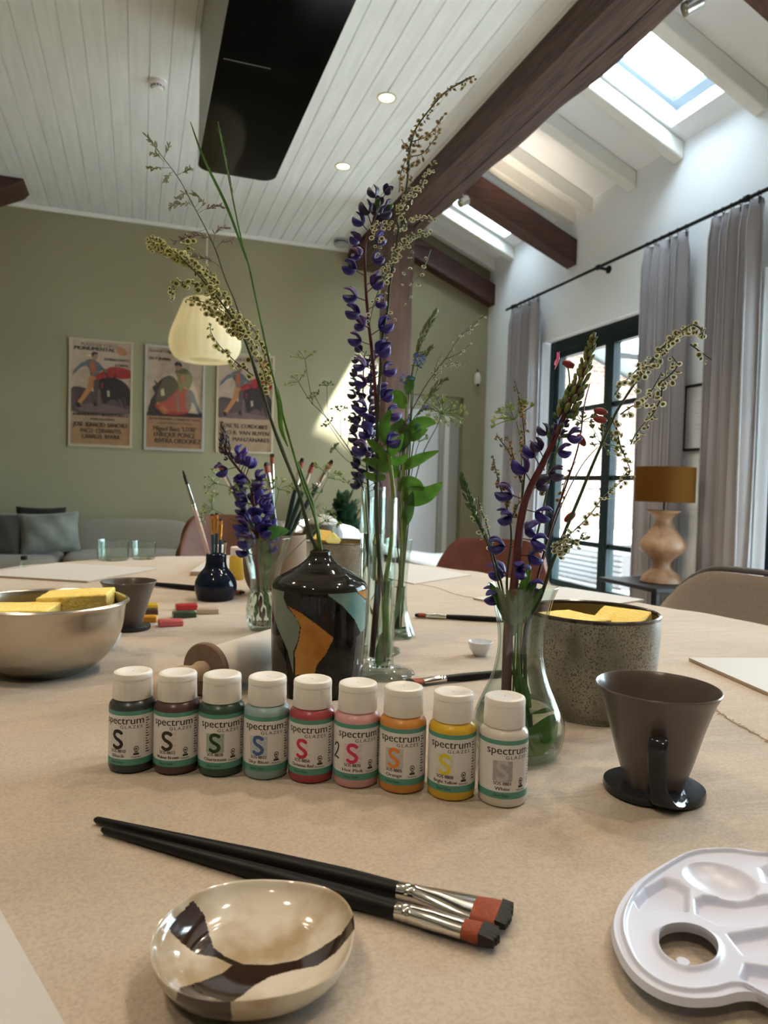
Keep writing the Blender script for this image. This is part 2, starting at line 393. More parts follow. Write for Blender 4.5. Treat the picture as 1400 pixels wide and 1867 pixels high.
def tie(name, y0, y1, ztop=3.065, dp=.21):
    o = MB().add([(x, y, z0-b+SL*(XW-x)) for x, z0 in ((1.95, ztop), (XW, ztop)) for y, b in ((y0, 0), (y1, 0), (y1, dp), (y0, dp))],
        [(0, 1, 2, 3), (4, 7, 6, 5), (0, 4, 5, 1), (1, 5, 6, 2), (2, 6, 7, 3), (3, 7, 4, 0)]).build(name, MT['beamx'], smooth=True, bevel=.008); o['kind'] = 'structure'
tie('beam', 5.13, 5.27); tie('beam', 6.56, 6.69)
tie('beam', 2.46, 2.60)
mb = MB()
mb.add([(x, y, z) for y in (6.12, 6.45) for x, z in ((-3.2, 3.25), (-.86, 3.25), (-.90, 3.20), (-1.25, 3.03), (-3.2, 3.03))],
       [(0, 1, 2, 3, 4), (9, 8, 7, 6, 5), (0, 5, 6, 1), (1, 6, 7, 2), (2, 7, 8, 3), (3, 8, 9, 4)])
o = mb.build('beam', MT['beamx'], bevel=.01); o['kind'] = 'structure'

# ---- french doors in the window wall
def french(name, y0, y1, ymid, labelp=None):
    d = thing(name, None, None, (3.51, (y0+y1)/2, 0), kind='structure'); o3 = d.location
    X0, X1 = 3.48, 3.55; fr = MB()
    fr.box((X0, y0, 0), (X1, y0+.09, 2.30)); fr.box((X0, y1-.09, 0), (X1, y1, 2.30)); fr.box((X0, y0+.09, 2.20), (X1, y1-.09, 2.30))
    fr.box((X0, y0+.09, 0), (X1, y1-.09, .10)); fr.build('window_frame', MT['dark_frame'], d, smooth=True, bevel=.004, off=o3)
    for (a, b) in ((y0+.09, ymid), (ymid, y1-.09)):
        s = MB(); A, B = X0+.005, X1+.005; w_ = .055
        s.box((A, a, .10), (B, a+w_, 2.20)); s.box((A, b-w_, .10), (B, b, 2.20)); s.box((A, a+w_, 2.145), (B, b-w_, 2.20)); s.box((A, a+w_, .10), (B, b-w_, .2))
        for z in (.547, 1.09, 1.67): s.box((A+.012, a+w_, z-.02), (B-.012, b-w_, z+.02))
        so = s.build('door_sash', MT['dark_frame'], d, smooth=True, bevel=.003, off=o3)
        zz = (.2, .527, .567, 1.07, 1.11, 1.65, 1.69, 2.145)
        for i in range(0, 8, 2):
            g = MB(); g.box((X0+.03, a+w_, zz[i]), (X0+.036, b-w_, zz[i+1])); g.build('glass_pane', MT['door_glass'], so, smooth=False, off=o3)
    h = MB(); h.tube([(X0-.01, ymid+.03, 1.0), (X0-.05, ymid+.03, 1.0), (X0-.05, ymid+.14, 1.0)], .008); h.build('handle', MT['chrome'], d, off=o3)
french('door_1', 3.90, 5.60, 4.75)
french('door_2', .40, 3.20, 1.80)  # widened toward the camera, out of view, to let in more daylight
# ---- outside: terrace, brick gable, planter
brick_m, n, l, b, o_ = new('pale_brick')
tc = n.new('ShaderNodeTexCoord'); mp = n.new('ShaderNodeMapping'); mp.inputs['Rotation'].default_value = (PI/2, 0, 0); l.new(tc.outputs['Object'], mp.inputs[0])
bt = n.new('ShaderNodeTexBrick'); bt.inputs['Scale'].default_value = 4.2; bt.inputs['Color1'].default_value = (.17, .075, .05, 1); bt.inputs['Color2'].default_value = (.26, .15, .11, 1)
bt.inputs['Mortar'].default_value = (.33, .29, .26, 1); bt.inputs['Mortar Size'].default_value = .03; l.new(mp.outputs[0], bt.inputs[0]); l.new(bt.outputs[0], b.inputs['Base Color']); b.inputs['Roughness'].default_value = .9
box('exterior_ground', (3.61, -12, -.12), (16, 14, -.02), M('grey_paving', (.30, .30, .29), .9, vary=(3, (.38, .37, .35))), kind='structure')
mb = MB(); mb.add([(x, y, z) for y in (9, 9.3) for x, z in ((3.9, 0), (9.5, 0), (9.5, 1.7), (5.4, 3.3), (3.9, 2.7))], [(0, 1, 2, 3, 4), (9, 8, 7, 6, 5), (0, 5, 6, 1), (1, 6, 7, 2), (2, 7, 8, 3), (3, 8, 9, 4)])
o = mb.build('exterior_brick_wall', brick_m, smooth=False); o['kind'] = 'structure'
mb = MB(); mb.add([(x, y, z) for y in (8.6, 9.4) for x, z in ((5.2, 3.44), (9.8, 1.66), (9.8, 1.78), (5.2, 3.58))], [(0, 1, 2, 3), (7, 6, 5, 4), (0, 4, 5, 1), (1, 5, 6, 2), (2, 6, 7, 3), (3, 7, 4, 0)])
o = mb.build('exterior_roof_edge', M('grey_tiles', (.20, .21, .21), .7), smooth=False); o['kind'] = 'structure'
box('exterior_sun_block', (3.61, 3.55, 2.80), (4.75, 5.95, 2.90), MT['dark_frame'], kind='structure')  # opaque overhang added to keep direct sun off the doors and curtains
box('exterior_sun_block', (3.61, -2.0, 2.80), (4.9, 3.35, 2.90), MT['dark_frame'], kind='structure')  # same added sun block, above the second pair of doors
t = thing('garden_bench', 'long white cushioned bench in front of the brick wall outside the glass doors', 'bench', (6.3, 8.3, -.02))
box('base', (-1.6, -.3, 0), (1.6, .3, .28), MT['satinblack'], t, .01)
rbox('seat_cushion', (3.2, .62, .2), M('outdoor_cushion', (.75, .78, .80), .9), t, (0, 0, .37))
mb = MB(); mb.box((-.6, -.04, 0), (.6, .04, .06)); mb.tube([(-.45, 0, .06), (-.45, 0, .505)], .01); mb.tube([(.45, 0, .06), (.45, 0, .505)], .01)
o = mb.build('patio_heater', MT['satinblack'], loc=(6.48, 8.0, 2.78)); tag(o, 'black bar heater hanging under the glass terrace roof outside', 'heater')
mb = MB()
for i in range(6): mb.box((4.2+i*.9, 5.5, 3.28), (4.26+i*.9, 9.0, 3.36))
mb.box((3.7, 5.5, 3.36), (9.5, 5.58, 3.44))
o = mb.build('exterior_roof_bars', MT['dark_frame'], smooth=False); o['kind'] = 'structure'
box('exterior_lawn', (-8, -14, -.12), (3.6, -3.01, -.02), M('pale_terrace', (.34, .33, .30), .9), kind='structure')
t = thing('slatted_planter', 'dark slatted planter box on the paving just outside the glass doors', 'planter', (5.0, 6.9, -.02))
mb = MB(); mb.box((-.35, -.9, 0), (.35, .9, .36)); mb.build('planter_box', M('dark_slats', (.05, .045, .045), .6), t, smooth=False)
mb = MB()
for i in range(6): mb.box((-.37, -.9, .03+i*.055), (-.35, .9, .065+i*.055))
mb.build('slats', M('weathered_slats', (.10, .09, .085), .7), t, smooth=False)

# ---- ceiling fixtures
def hood():
    x0, x1, y0, y1, z0 = .262, .66, .9, 3.86, 2.585
    out = []
    def rr(r, n=8):
        P = []
        for cx, cy, a0 in ((x1-r, y1-r, 0), (x0+r, y1-r, 90), (x0+r, y0+r, 180), (x1-r, y0+r, 270)):
            for k in range(n+1): a = math.radians(a0+90*k/n); P.append((cx+r*math.cos(a), cy+r*math.sin(a)))
        return P
    t = thing('extractor_hood', 'long box-shaped hood with grey sides and glossy black underside under the boarded ceiling', 'extractor hood', ((x0+x1)/2, (y0+y1)/2, z0)); of = t.location
    P = rr(.075); n = len(P); mb = MB()
    mb.add([(x, y, z0+.012) for x, y in P]+[(x, y, ZC-.001) for x, y in P], [(i, (i+1) % n, n+(i+1) % n, n+i) for i in range(n)]+[tuple(range(n, 2*n))])
    mb.build('casing', M('grey_casing', (.34, .345, .33), .45), t, off=of)
    mb = MB(); mb.add([(x, y, z0) for x, y in P]+[(x, y, z0+.012) for x, y in P], [(i, (i+1) % n, n+(i+1) % n, n+i) for i in range(n)]+[tuple(range(n)), tuple(range(n, 2*n))])
    mb.build('glass_panel', M('black_glass', (.002, .002, .002), .10, spec=.03), t, off=of)
    mb = MB(); mb.box((x0+.02, 2.82, z0-.0015), (x0+.2, 2.824, z0)); mb.build('reflection_line', MT['chrome'], t, off=of, smooth=False)  # bright strip put in for a reflection on the black glass, no joint
hood()
def downlight(p, label):
    t = thing('ceiling_downlight', label, 'ceiling light', (p[0], p[1], ZC), group='round downlights in the boarded ceiling')
    mb = MB(); mb.lathe([(.056, .0), (.056, -.006), (.046, -.006), (.042, .012), (.040, .0005)], 40); mb.build('trim_ring', MT['dl_ring'], t)
    mb = MB(); mb.lathe([(0, -.002), (.044, -.002)], 32); mb.build('bulb', MT['dl_glow'], t)
    s = lamp('downlight_beam', 'SPOT', DL, WARM, (p[0], p[1], ZC-.03), (p[0], p[1], 0), spot_size=math.radians(115), spot_blend=.6, shadow_soft_size=.045); s.parent = t; s.location = (0, 0, -.03)
DL = 37
MT['dl_ring'] = M('warm_brass_ring', (.55, .50, .42), .3, .6)
MT['dl_glow'] = M('lamp_glow', (1, .8, .5), .5, emit=((1.0, .80, .40), 6))
downlight((1.34, 4.02), 'round glowing downlight in the white boards closest to the big dark beam top'); downlight((1.345, 4.98), 'round glowing downlight in the white boards towards the olive wall')
for y in (3.05, 2.1, 1.1, .1): downlight((1.34, y), 'round downlight in the white boards above the table, beside the hood')
for y in (2.1, .6, -.9): downlight((-.9, y), 'round downlight in the white boards over the far side of the table')
t = thing('smoke_detector', 'small round white smoke detector on the ceiling boards', 'smoke detector', (.07, 4.36, ZC))
mb = MB(); mb.lathe([(0, -.045), (.028, -.045), (.034, -.038), (.036, -.022), (.05, -.02), (.052, 0)], 32); mb.build('body', MT['whiteplastic'], t)
mb = MB()
for k in range(12): a = k*PI/6; mb.box((.034*math.cos(a)-.004, .034*math.sin(a)-.004, -.034), (.034*math.cos(a)+.004, .034*math.sin(a)+.004, -.027))
mb.build('vent', MT['satinblack'], t, smooth=False)
t = thing('ceiling_sensor', 'grey cylindrical sensor on the ceiling beside the end of the dark beam', 'sensor', (1.74, 6.45, ZC))
mb = MB(); mb.lathe([(0, -.06), (.06, -.06), (.065, -.05), (.065, 0)], 28); mb.build('body', M('grey_plastic', (.35, .36, .36), .4), t)
mb = MB(); mb.lathe([(.066, -.035), (.068, -.03), (.066, -.022)], 28); mb.build('band', MT['satinblack'], t)
# spotlights on the beam
def spotfix(p, to, label, e):
    t = thing('ceiling_spotlight', label, 'spotlight', p, group='chrome spotlights fixed to the dark beam')
    mb = MB(); mb.tube([(-.035, 0, .05), (0, 0, .03)], .01); mb.tube([(-.045, 0, .05), (-.035, 0, .05)], .03, 16); mb.build('arm', MT['chrome'], t)
    dd = (Vector(to)-Vector(p)).normalized(); mb = MB(); mb.tube([dd*-.05, dd*-.045, dd*.03, dd*.035], [.018, .03, .034, .03], 20); mb.build('lamp_head', MT['chrome'], t)
    s = lamp('spot_beam', 'SPOT', e, WARM, dd*.045, None, spot_size=math.radians(70), spot_blend=.8, shadow_soft_size=.03); s.parent = t; s.rotation_euler = dd.to_track_quat('-Z', 'Y').to_euler()
spotfix((2.215, 4.80, 3.07), (2.86, 5.0, 3.55), 'small chrome spotlight on the beam beside the narrow skylight', 14)
spotfix((2.215, 2.53, 3.07), (2.9, 2.3, 3.5), 'small chrome spotlight on the beam above the large skylight', 5)
# pendant lamp
t = thing('pendant_lamp', 'cream ribbed fabric pendant lamp hanging in front of the bullfight posters', 'pendant lamp', (.405, 4.9, 1.775)); pz = 1.775
prof = catmull([(.10, 0.012, 0), (.15, .0, 0), (.200, .03, 0), (.229, .10, 0), (.222, .18, 0), (.185, .28, 0), (.155, .36, 0), (.135, .40, 0), (.08, .41, 0)], 6)
mb = MB(); mb.lathe([(p.x, p.y) for p in prof], 96, fn=lambda a, z: 1+.022*abs(math.sin(a*11)))
pm, n, l, b, o_ = new('pendant_fabric'); b.inputs['Base Color'].default_value = (.74, .70, .54, 1); b.inputs['Roughness'].default_value = .8
tl = n.new('ShaderNodeBsdfTranslucent'); tl.inputs[0].default_value = (.86, .80, .58, 1); x = n.new('ShaderNodeMixShader'); x.inputs[0].default_value = .5
l.new(b.outputs[0], x.inputs[1]); l.new(tl.outputs[0], x.inputs[2]); l.new(x.outputs[0], o_.inputs[0])
mb.build('lamp_shade', pm, t)
mb = MB(); mb.tube([(0, 0, .30), (0, 0, ZC-pz)], .0035, 6); mb.tube([(0, 0, ZC-pz-.02), (0, 0, ZC-pz)], .04, 20); mb.build('cord', M('cream_cord', (.6, .58, .5), .6), t)
mb = MB(); mb.ball((0, 0, .2), .045, seg=16, rings=10); mb.build('bulb', M('pendant_bulb', (1, .9, .7), .4, emit=((1, .82, .5), 5)), t)
mb = MB(); mb.tube([(0, 0, .24), (0, 0, .32)], .022, 16); mb.build('socket', MT['whiteplastic'], t)

# ---- curtain rod, curtains
t = thing('curtain_rod', 'thin black curtain rod running along the white window wall', 'curtain rod', (3.31, 4.7, 2.70)); of = t.location
mb = MB(); mb.tube([(3.31, .9, 2.70), (3.31, 6.13, 2.70)], .012, 10); mb.build('rod', MT['satinblack'], t, off=of)
for y in (6.0, 4.69, 3.28, 1.6):
    mb = MB(); mb.tube([(3.31, y, 2.698), (3.36, y, 2.695), (3.408, y, 2.695)], .012, 8); mb.tube([(3.400, y, 2.695), (3.41, y, 2.695)], .03, 14); mb.tube([(3.31, y-.015, 2.70), (3.31, y+.015, 2.70)], .02, 12); mb.build('bracket', MT['satinblack'], t, off=of)
cur_m = M('linen_curtain', (.34, .325, .345), .95, bump=(400, .2), sheen=.2)
MT['cur_w'] = cur_m
def curtain(y0, y1, label, folds, seed):
    rr = random.Random(seed); t = thing('curtain', label, 'curtain', (3.31, (y0+y1)/2, .03), group='grey curtains on the black rod'); of = t.location
    nu, nz = 160, 40; vs = []; fs = []; ph = [rr.uniform(-.4, .4) for _ in range(folds+2)]
    for j in range(nz+1):
        z = .03+(2.672-.03)*j/nz; top = max(0, (z-2.53)/.12); low = 1-j/nz
        for i in range(nu+1):
            u = i/nu; y = y0+(y1-y0)*u; k = u*folds
            amp = .038*(1-.65*min(1, top)) ; s = math.sin(2*PI*k+.5*math.sin(z*.9+ph[int(k)])*low)
            sharp = s*abs(s)**-.3 if abs(s) > 1e-3 else 0
            vs.append((3.31+amp*sharp+.01*math.sin(3*k+z), y+.012*math.sin(2*PI*k*2+ph[int(k)])*1+low*.012*math.sin(k*1.3+seed), z))
    for j in range(nz):
        for i in range(nu): a = j*(nu+1)+i; fs.append((a, a+1, a+nu+2, a+nu+1))
    mb = MB(); mb.add(vs, fs); o = mb.build('fabric', cur_m, t, off=of, angle=180); s = o.modifiers.new('s', 'SOLIDIFY'); s.thickness = .002
    for i in range(folds+1):
        y = y0+.02+(y1-y0-.04)*i/folds; mb = MB(); mb.tube([(3.31+.016*math.cos(a), y, 2.70-.004+.018*math.sin(a)) for a in [PI*2*q/10 for q in range(11)]], .0025, 5); mb.tube([(3.31, y, 2.682), (3.31, y, 2.64)], .003, 5); mb.build('hook', MT['satinblack'], t, off=of)
curtain(5.54, 6.04, 'grey pleated curtain near the room corner, left of the glass doors'.replace('left of', 'beyond'), 6, 1)
curtain(3.74, 4.15, 'grey pleated curtain between the glass doors and the framed picture', 5, 2)
curtain(3.17, 3.54, 'grey pleated curtain nearest the camera, partly covering the framed picture', 5, 3)
# framed picture on window wall
t = thing('framed_print', 'small black-framed print on the white wall behind the curtain', 'picture frame', (XW, 3.66, 1.475))
mb = MB(); w2, h2 = .155, .215
for a, b in (((-.022, -w2, -h2), (0, -w2+.016, h2)), ((-.022, w2-.016, -h2), (0, w2, h2)), ((-.022, -w2, -h2), (0, w2, -h2+.016)), ((-.022, -w2, h2-.016), (0, w2, h2))): mb.box(a, b)
mb.build('frame', MT['satinblack'], t, smooth=False)
box('print', (-.008, -w2+.01, -h2+.01), (-.002, w2-.01, h2-.01), M('print_paper', (.75, .76, .78), .6), t)
mb = MB()
for k in range(9): mb.box((-.0095, -.06, .1-k*.025), (-.008, .05-.02*(k % 3), .103-k*.025))
mb.build('caption_lines', M('grey_ink', (.4, .4, .42), .6), t, smooth=False)

# ---- table lamp and side table
t = thing('side_table', 'dark metal side table with a thin top carrying the turned wooden lamp', 'side table', (3.03, 3.58, 0))
box('table_top', (-.22, -.27, .405), (.22, .27, .43), M('dark_metal_top', (.02, .022, .025), .5, spec=.2), t, .004)
for sx in (-1, 1):
    for sy in (-1, 1): box('leg', (sx*.20-.012, sy*.25-.012, 0), (sx*.20+.012, sy*.25+.012, .405), MT['satinblack'], t)
t = thing('table_lamp', 'turned wooden table lamp with ochre drum shade on the dark side table', 'lamp', (3.045, 3.55, .4305))
pr = catmull([(.001, 0, 0), (.115, 0, 0), (.12, .02, 0), (.10, .05, 0), (.062, .085, 0), (.055, .12, 0), (.075, .15, 0), (.13, .20, 0), (.138, .235, 0), (.12, .27, 0), (.08, .32, 0), (.052, .365, 0), (.05, .39, 0), (.066, .415, 0), (.093, .43, 0), (.095, .445, 0), (.001, .446, 0)], 5)
mb = MB(); mb.lathe([(max(p.x, .0005), p.y) for p in pr], 40); mb.build('base', MT['lampwood'], t)
mb = MB(); mb.tube([(0, 0, .44), (0, 0, .66)], .006, 8); mb.build('stem', MT['satinblack'], t)
mb = MB(); mb.lathe([(.174, .495), (.174, .708), (.171, .708), (.171, .495), (.174, .495)], 56)
sm = M('ochre_shade', (.082, .034, .006), .9, spec=.05, bump=(500, .2)); mb.build('lamp_shade', sm, t)
mb = MB()
for k in range(3): a = k*2*PI/3; mb.tube([(0, 0, .66), (.172*math.cos(a), .172*math.sin(a), .66)], .002, 5)
mb.tube([(0, 0, .56), (0, 0, .62)], .02, 10); mb.build('shade_carrier', MT['chrome'], t)
# ---- alarm sensor
t = thing('alarm_sensor', 'small white alarm sensor high on the wall corner above the white door', 'sensor', (3.29, YB, 2.11))
mb = MB(); mb.ball((0, -.035, 0), (.035, .035, .07), seg=16, rings=10); mb.box((-.02, -.035, -.05), (.02, 0, .05)); mb.build('body', M('cream_plastic', (.72, .70, .62), .4), t)
mb = MB(); mb.ball((0, -.045, -.06), (.016, .018, .016)); mb.tube([(0, -.03, .07), (0, -.03, .1)], .006, 6); mb.build('cap', MT['satinblack'], t)

# ================================================================== POSTERS
ink = M('black_ink', (.02, .016, .014), .6)
P_COL = {k: M('ink_'+k, c, .6, vary=(14, tuple(v*.7 for v in c), .3)) for k, c in dict(tan=(.52, .35, .22), cream=(.66, .49, .36), orange=(.60, .26, .10), red=(.45, .03, .035), mauve=(.22, .14, .14), bull=(.035, .025, .03), blue=(.16, .20, .22), skin=(.42, .24, .14), rust=(.52, .14, .06), olive=(.20, .17, .07), lower=(.48, .26, .13), violet=(.13, .085, .085)).items()}
def poster(xa, xb, za, zb, frame_col, shapes, lines, label, bgc='tan'):
    """frame corners on the back wall; shapes = [(colour, [(u,v)...])] with v measured from the top"""
    t = thing('bullfight_poster', label, 'poster', ((xa+xb)/2, YB, (za+zb)/2), group='framed bullfight posters on the olive wall'); W, H = xb-xa, za-zb; fw = .018
    fr = MB()
    for a, b in (((-W/2, -.022, -H/2), (-W/2+fw, 0, H/2)), ((W/2-fw, -.022, -H/2), (W/2, 0, H/2)), ((-W/2+fw, -.022, -H/2), (W/2-fw, 0, -H/2+fw)), ((-W/2+fw, -.022, H/2-fw), (W/2-fw, 0, H/2))): fr.box(a, b)
    fr.build('frame', frame_col, t, smooth=False)
    w, h = W-2*fw, H-2*fw; keys = list(P_COL)
    pp = MB(); pp.box((-w/2, -.010, -h/2), (w/2, -.004, h/2), 0); art = MB()
    def to3(u, v, k): return (-w/2+u*w, -.0102-.0002*k, h/2-v*h)
    sh = pp.build('paper', [P_COL[bgc]], t, smooth=False)
    for k, (c, P) in enumerate(shapes):
        Q = [(p.x, p.y) for p in catmull([(u, v, 0) for u, v in P], 5, True)] if len(P) > 4 else P
        Q = [(min(1, max(0, u)), min(1, max(0, v))) for u, v in Q]; cx = [to3(u, v, k) for u, v in Q]
        art.add(cx, [tuple(range(len(cx)))], keys.index(c))
    art.build('artwork', [P_COL[k] for k in keys], t, smooth=False)
    tx = MB(); k = len(shapes)+2
    for s, u, v, wd, ht, bold in lines:
        V, F = width_fit(s, wd*w, ht*h*1.35, bold*h*.006)
        tx.add([(-w/2+u*w+a, -.0102-.0002*k, h/2-v*h+b) for a, b in V], F)
    tx.build('lettering', ink, t, smooth=False)
    gl = MB(); gl.box((-w/2, -.0185, -h/2), (w/2, -.0165, h/2)); gl.build('glazing', thin_glass('poster_glazing_%s' % label[:3], (.97, .97, .97), (.95, .95, .95)), t, smooth=False)
mat_a = [('cream', [(0, 0), (1, 0), (1, .50), (0, .50)]), ('violet', [(0, .47), (.2, .45), (.5, .50), (1, .46), (1, .68), (0, .68)]),
    ('mauve', [(.1, .62), (.5, .60), (.98, .64), (.9, .68), (.2, .68)]),
    ('bull', [(.40, .42), (.46, .35), (.58, .33), (.75, .34), (.90, .38), (1, .46), (1, .58), (.93, .60), (.90, .53), (.80, .55), (.82, .62), (.76, .56), (.64, .56), (.56, .60), (.50, .54), (.42, .50)]),
    ('mauve', [(.42, .48), (.48, .46), (.5, .56), (.46, .62), (.43, .58)]), ('bull', [(.80, .50), (.9, .55), (.93, .66), (.88, .60)]),
    ('red', [(.40, .34), (.52, .28), (.66, .235), (.82, .23), (1, .26), (1, .325), (.85, .345), (.66, .335), (.5, .355), (.44, .38)]),
    ('blue', [(.24, .19), (.34, .17), (.45, .20), (.52, .25), (.46, .30), (.40, .34), (.33, .35), (.30, .28), (.26, .24)]), ('rust', [(.31, .20), (.38, .20), (.40, .29), (.36, .32), (.32, .28)]),
    ('blue', [(.24, .20), (.15, .22), (.06, .28), (.02, .33), (.07, .31), (.16, .26), (.27, .23)]),
    ('orange', [(.30, .34), (.40, .34), (.42, .40), (.34, .47), (.24, .55), (.14, .63), (.10, .61), (.20, .51), (.28, .42)]), ('violet', [(.38, .38), (.46, .38), (.45, .48), (.42, .60), (.38, .55)]),
    ('skin', [(.34, .12), (.42, .11), (.44, .14), (.41, .175), (.36, .18), (.34, .15)]), ('bull', [(.33, .12), (.36, .10), (.42, .10), (.44, .12), (.38, .125), (.35, .15)]),
    ('bull', [(.60, .34), (.57, .30), (.585, .295), (.62, .335)]), ('bull', [(.70, .34), (.74, .30), (.755, .305), (.73, .345)]), ('cream', [(.60, .47), (.64, .465), (.65, .52), (.61, .53)]), ('red', [(.50, .40), (.53, .39), (.53, .44), (.505, .45)]), ('bull', [(.09, .60), (.15, .60), (.17, .64), (.10, .645)]), ('bull', [(.37, .58), (.42, .58), (.45, .62), (.38, .625)]), ('blue', [(.44, .22), (.52, .24), (.60, .28), (.585, .295), (.50, .27), (.44, .25)]), ('orange', [(.78, .03), (.9, .05), (.94, .10), (.85, .12), (.76, .09)])]
gold = M('beige_poster_frame', (.46, .38, .26), .4); sil = M('silver_poster_frame', (.55, .55, .53), .3, .5)
poster(-.58, -.063, 2.18, 1.253, gold, mat_a+[('lower', [(0, .80), (1, .80), (1, .99), (0, .99)])],
    [('PLAZA DE TOROS', .47, .045, .62, .028, 0), ('MONUMENTAL', .38, .088, .68, .038, 1), ('DOMINGO 4 AGOSTO', .76, .175, .42, .024, .6), ('6 TARDE', .84, .225, .22, .022, .6),
     ('6 GRANDIOSOS Y BRAVOS TOROS 6', .5, .72, .92, .030, .5), ('AMERICANA IMPERIAL', .53, .76, .42, .020, .5), ('JOSE  IGNACIO  SANCHEZ', .5, .825, .92, .045, 1), ('PACO  CERVANTES', .5, .885, .68, .045, 1), ('CANALES  RIVERA', .5, .94, .64, .045, 1)],
    'beige-framed bullfight poster with red cape, farthest from the post, MONUMENTAL heading')
mat_b = [('cream', [(0, 0), (1, 0), (1, .68), (0, .68)]), ('mauve', [(0, .645), (.5, .64), (1, .645), (1, .68), (0, .68)]), ('bull', [(.02, .66), (.1, .55), (.5, .62), (.95, .64), (1, .67), (.02, .68)]),
    ('bull', [(.10, .40), (.18, .36), (.28, .30), (.40, .27), (.50, .30), (.56, .36), (.55, .46), (.44, .52), (.36, .60), (.28, .56), (.18, .55), (.10, .60), (.04, .62), (.08, .52), (.14, .46)]),
    ('red', [(.52, .42), (.60, .38), (.72, .40), (.80, .44), (.78, .55), (.72, .64), (.5, .66), (.30, .65), (.14, .58), (.26, .54), (.40, .50)]), ('rust', [(.2, .6), (.3, .58), (.42, .64), (.3, .66)]),
    ('olive', [(.50, .22), (.60, .19), (.72, .20), (.80, .26), (.80, .33), (.74, .40), (.66, .38), (.60, .44), (.56, .38), (.54, .30)]), ('skin', [(.50, .16), (.58, .15), (.60, .19), (.56, .215), (.51, .20)]), ('bull', [(.48, .16), (.52, .13), (.60, .14), (.62, .18), (.57, .165), (.52, .17)]),
    ('blue', [(.74, .40), (.82, .42), (.88, .50), (.96, .60), (.98, .64), (.93, .64), (.86, .56), (.78, .50)]), ('mauve', [(.70, .42), (.78, .42), (.80, .54), (.76, .62), (.70, .56)]), ('bull', [(.16, .37), (.12, .33), (.135, .325), (.19, .355)]), ('cream', [(.24, .42), (.30, .40), (.32, .47), (.26, .48)]), ('rust', [(.60, .27), (.66, .25), (.68, .32), (.62, .34)]), ('bull', [(.94, .62), (1.0, .63), (.99, .655), (.93, .65)]), ('red', [(.36, .50), (.46, .47), (.50, .60), (.38, .63)]), ('mauve', [(.52, .46), (.56, .45), (.58, .62), (.54, .63)]), ('lower', [(0, .68), (1, .68), (1, .99), (0, .99)])]
poster(.037, .556, 2.178, 1.246, sil, mat_b, [('PLAZA DE TOROS', .25, .05, .42, .024, .2), ('MONUMENTAL', .66, .06, .55, .034, 1), ('REY JUAN', .22, .125, .36, .030, .6), ('EXTRAORDINARIA CORRIDA DE TOROS', .5, .715, .90, .022, .5), ('6 GRANDIOSOS TOROS', .5, .755, .6, .018, .2),
    ("Miguel Baez 'LITRI'", .5, .825, .76, .05, .8), ('ENRIQUE PONCE', .5, .885, .74, .05, .8), ('RIVERA ORDOÑEZ', .56, .945, .82, .05, .8)], 'silver-framed bullfight poster, middle of three, partly behind the pendant lamp', 'cream')
poster(.66, 1.189, 2.168, 1.251, gold, mat_a+[('tan', [(0, .66), (1, .66), (1, .99), (0, .99)])],
    [('PLAZA DE TOROS DE ALCIRA', .55, .06, .8, .03, .5), ("JOSE 'EL CORDOBES'", .5, .76, .86, .045, .8), ('NO R. VAN BUYEN', .52, .83, .86, .045, .8), ('J.M. MANZANARES', .52, .90, .88, .045, .8)],
    'beige-framed bullfight poster nearest the dark post, behind flower stems')

# ================================================================== SEATING
sofa_m = M('grey_sofa_fabric', (.225, .205, .165), .95, bump=(250, .25), sheen=.2)
def sofa():
    t = thing('sofa', 'long grey upholstered sofa against the olive wall below the posters', 'sofa', (-.05, 6.15, 0))
    rbox('base', (3.1, .95, .22), sofa_m, t, (0, 0, .16))
    for x in (-1.0, 0, 1.0): rbox('seat_cushion', (.99, .78, .15), sofa_m, t, (x, -.10, .325))
    for x in (-1.0, 0, 1.0): rbox('back_cushion', (.985, .2, .33), sofa_m, t, (x, .33, .47), rot=(-.12, 0, 0))
    for x in (-1.53, 1.53): rbox('armrest', (.14, .95, .48), sofa_m, t, (x, 0, .26))
    for x in (-1.4, 1.4):
        for y in (-.35, .35): box('leg', (x-.02, y-.02, 0), (x+.02, y+.02, .06), MT['satinblack'], t)
sofa()
# sofa cushion seams line up with x=-.05-+.5
def pillow(loc, w_, h_, mat, label, rot):
    bm = bmesh.new(); bmesh.ops.create_grid(bm, x_segments=16, y_segments=16, size=1); 
    vs = [v.co.copy() for v in bm.verts]; top = MB()
    def f(x, y, s): 
        e = max(0, (1-abs(x)**2.6)*(1-abs(y)**2.6)); pin = 1-.07*((1-x*x)*abs(y)+(1-y*y)*abs(x)); return (x*w_/2*pin, s*.075*e**.55+.008*math.sin(7*x+4*y)*e, y*h_/2*pin)
    N = 20; P = [[(i/N*2-1, j/N*2-1) for i in range(N+1)] for j in range(N+1)]
    for s in (-1, 1): top.add([f(x, y, s) for r in P for x, y in r], [(j*(N+1)+i, j*(N+1)+i+1, (j+1)*(N+1)+i+1, (j+1)*(N+1)+i) for j in range(N) for i in range(N)])
    bm.free(); o = top.build('throw_pillow', mat, angle=180); o.location = loc; o.rotation_euler = rot; tag(o, label, 'pillow')
pillow((-.63, 5.90, .555), .42, .32, M('teal_velvet', (.09, .105, .092), .7, sheen=.3, vary=(9, (.20, .22, .195), .25)), 'grey-green velvet pillow leaning on the grey sofa', (-.3, -.06, .1))
pillow((-1.02, 5.92, .545), .42, .34, M('dark_brown_velvet', (.030, .024, .018), .8, sheen=.3), 'dark brown pillow at the end of the grey sofa', (-.3, .05, -.1))
pillow((-.72, 6.12, .575), .36, .34, M('black_cushion', (.012, .012, .012), .8), 'black pillow standing behind the grey-green velvet pillow', (-.15, 0, .0))
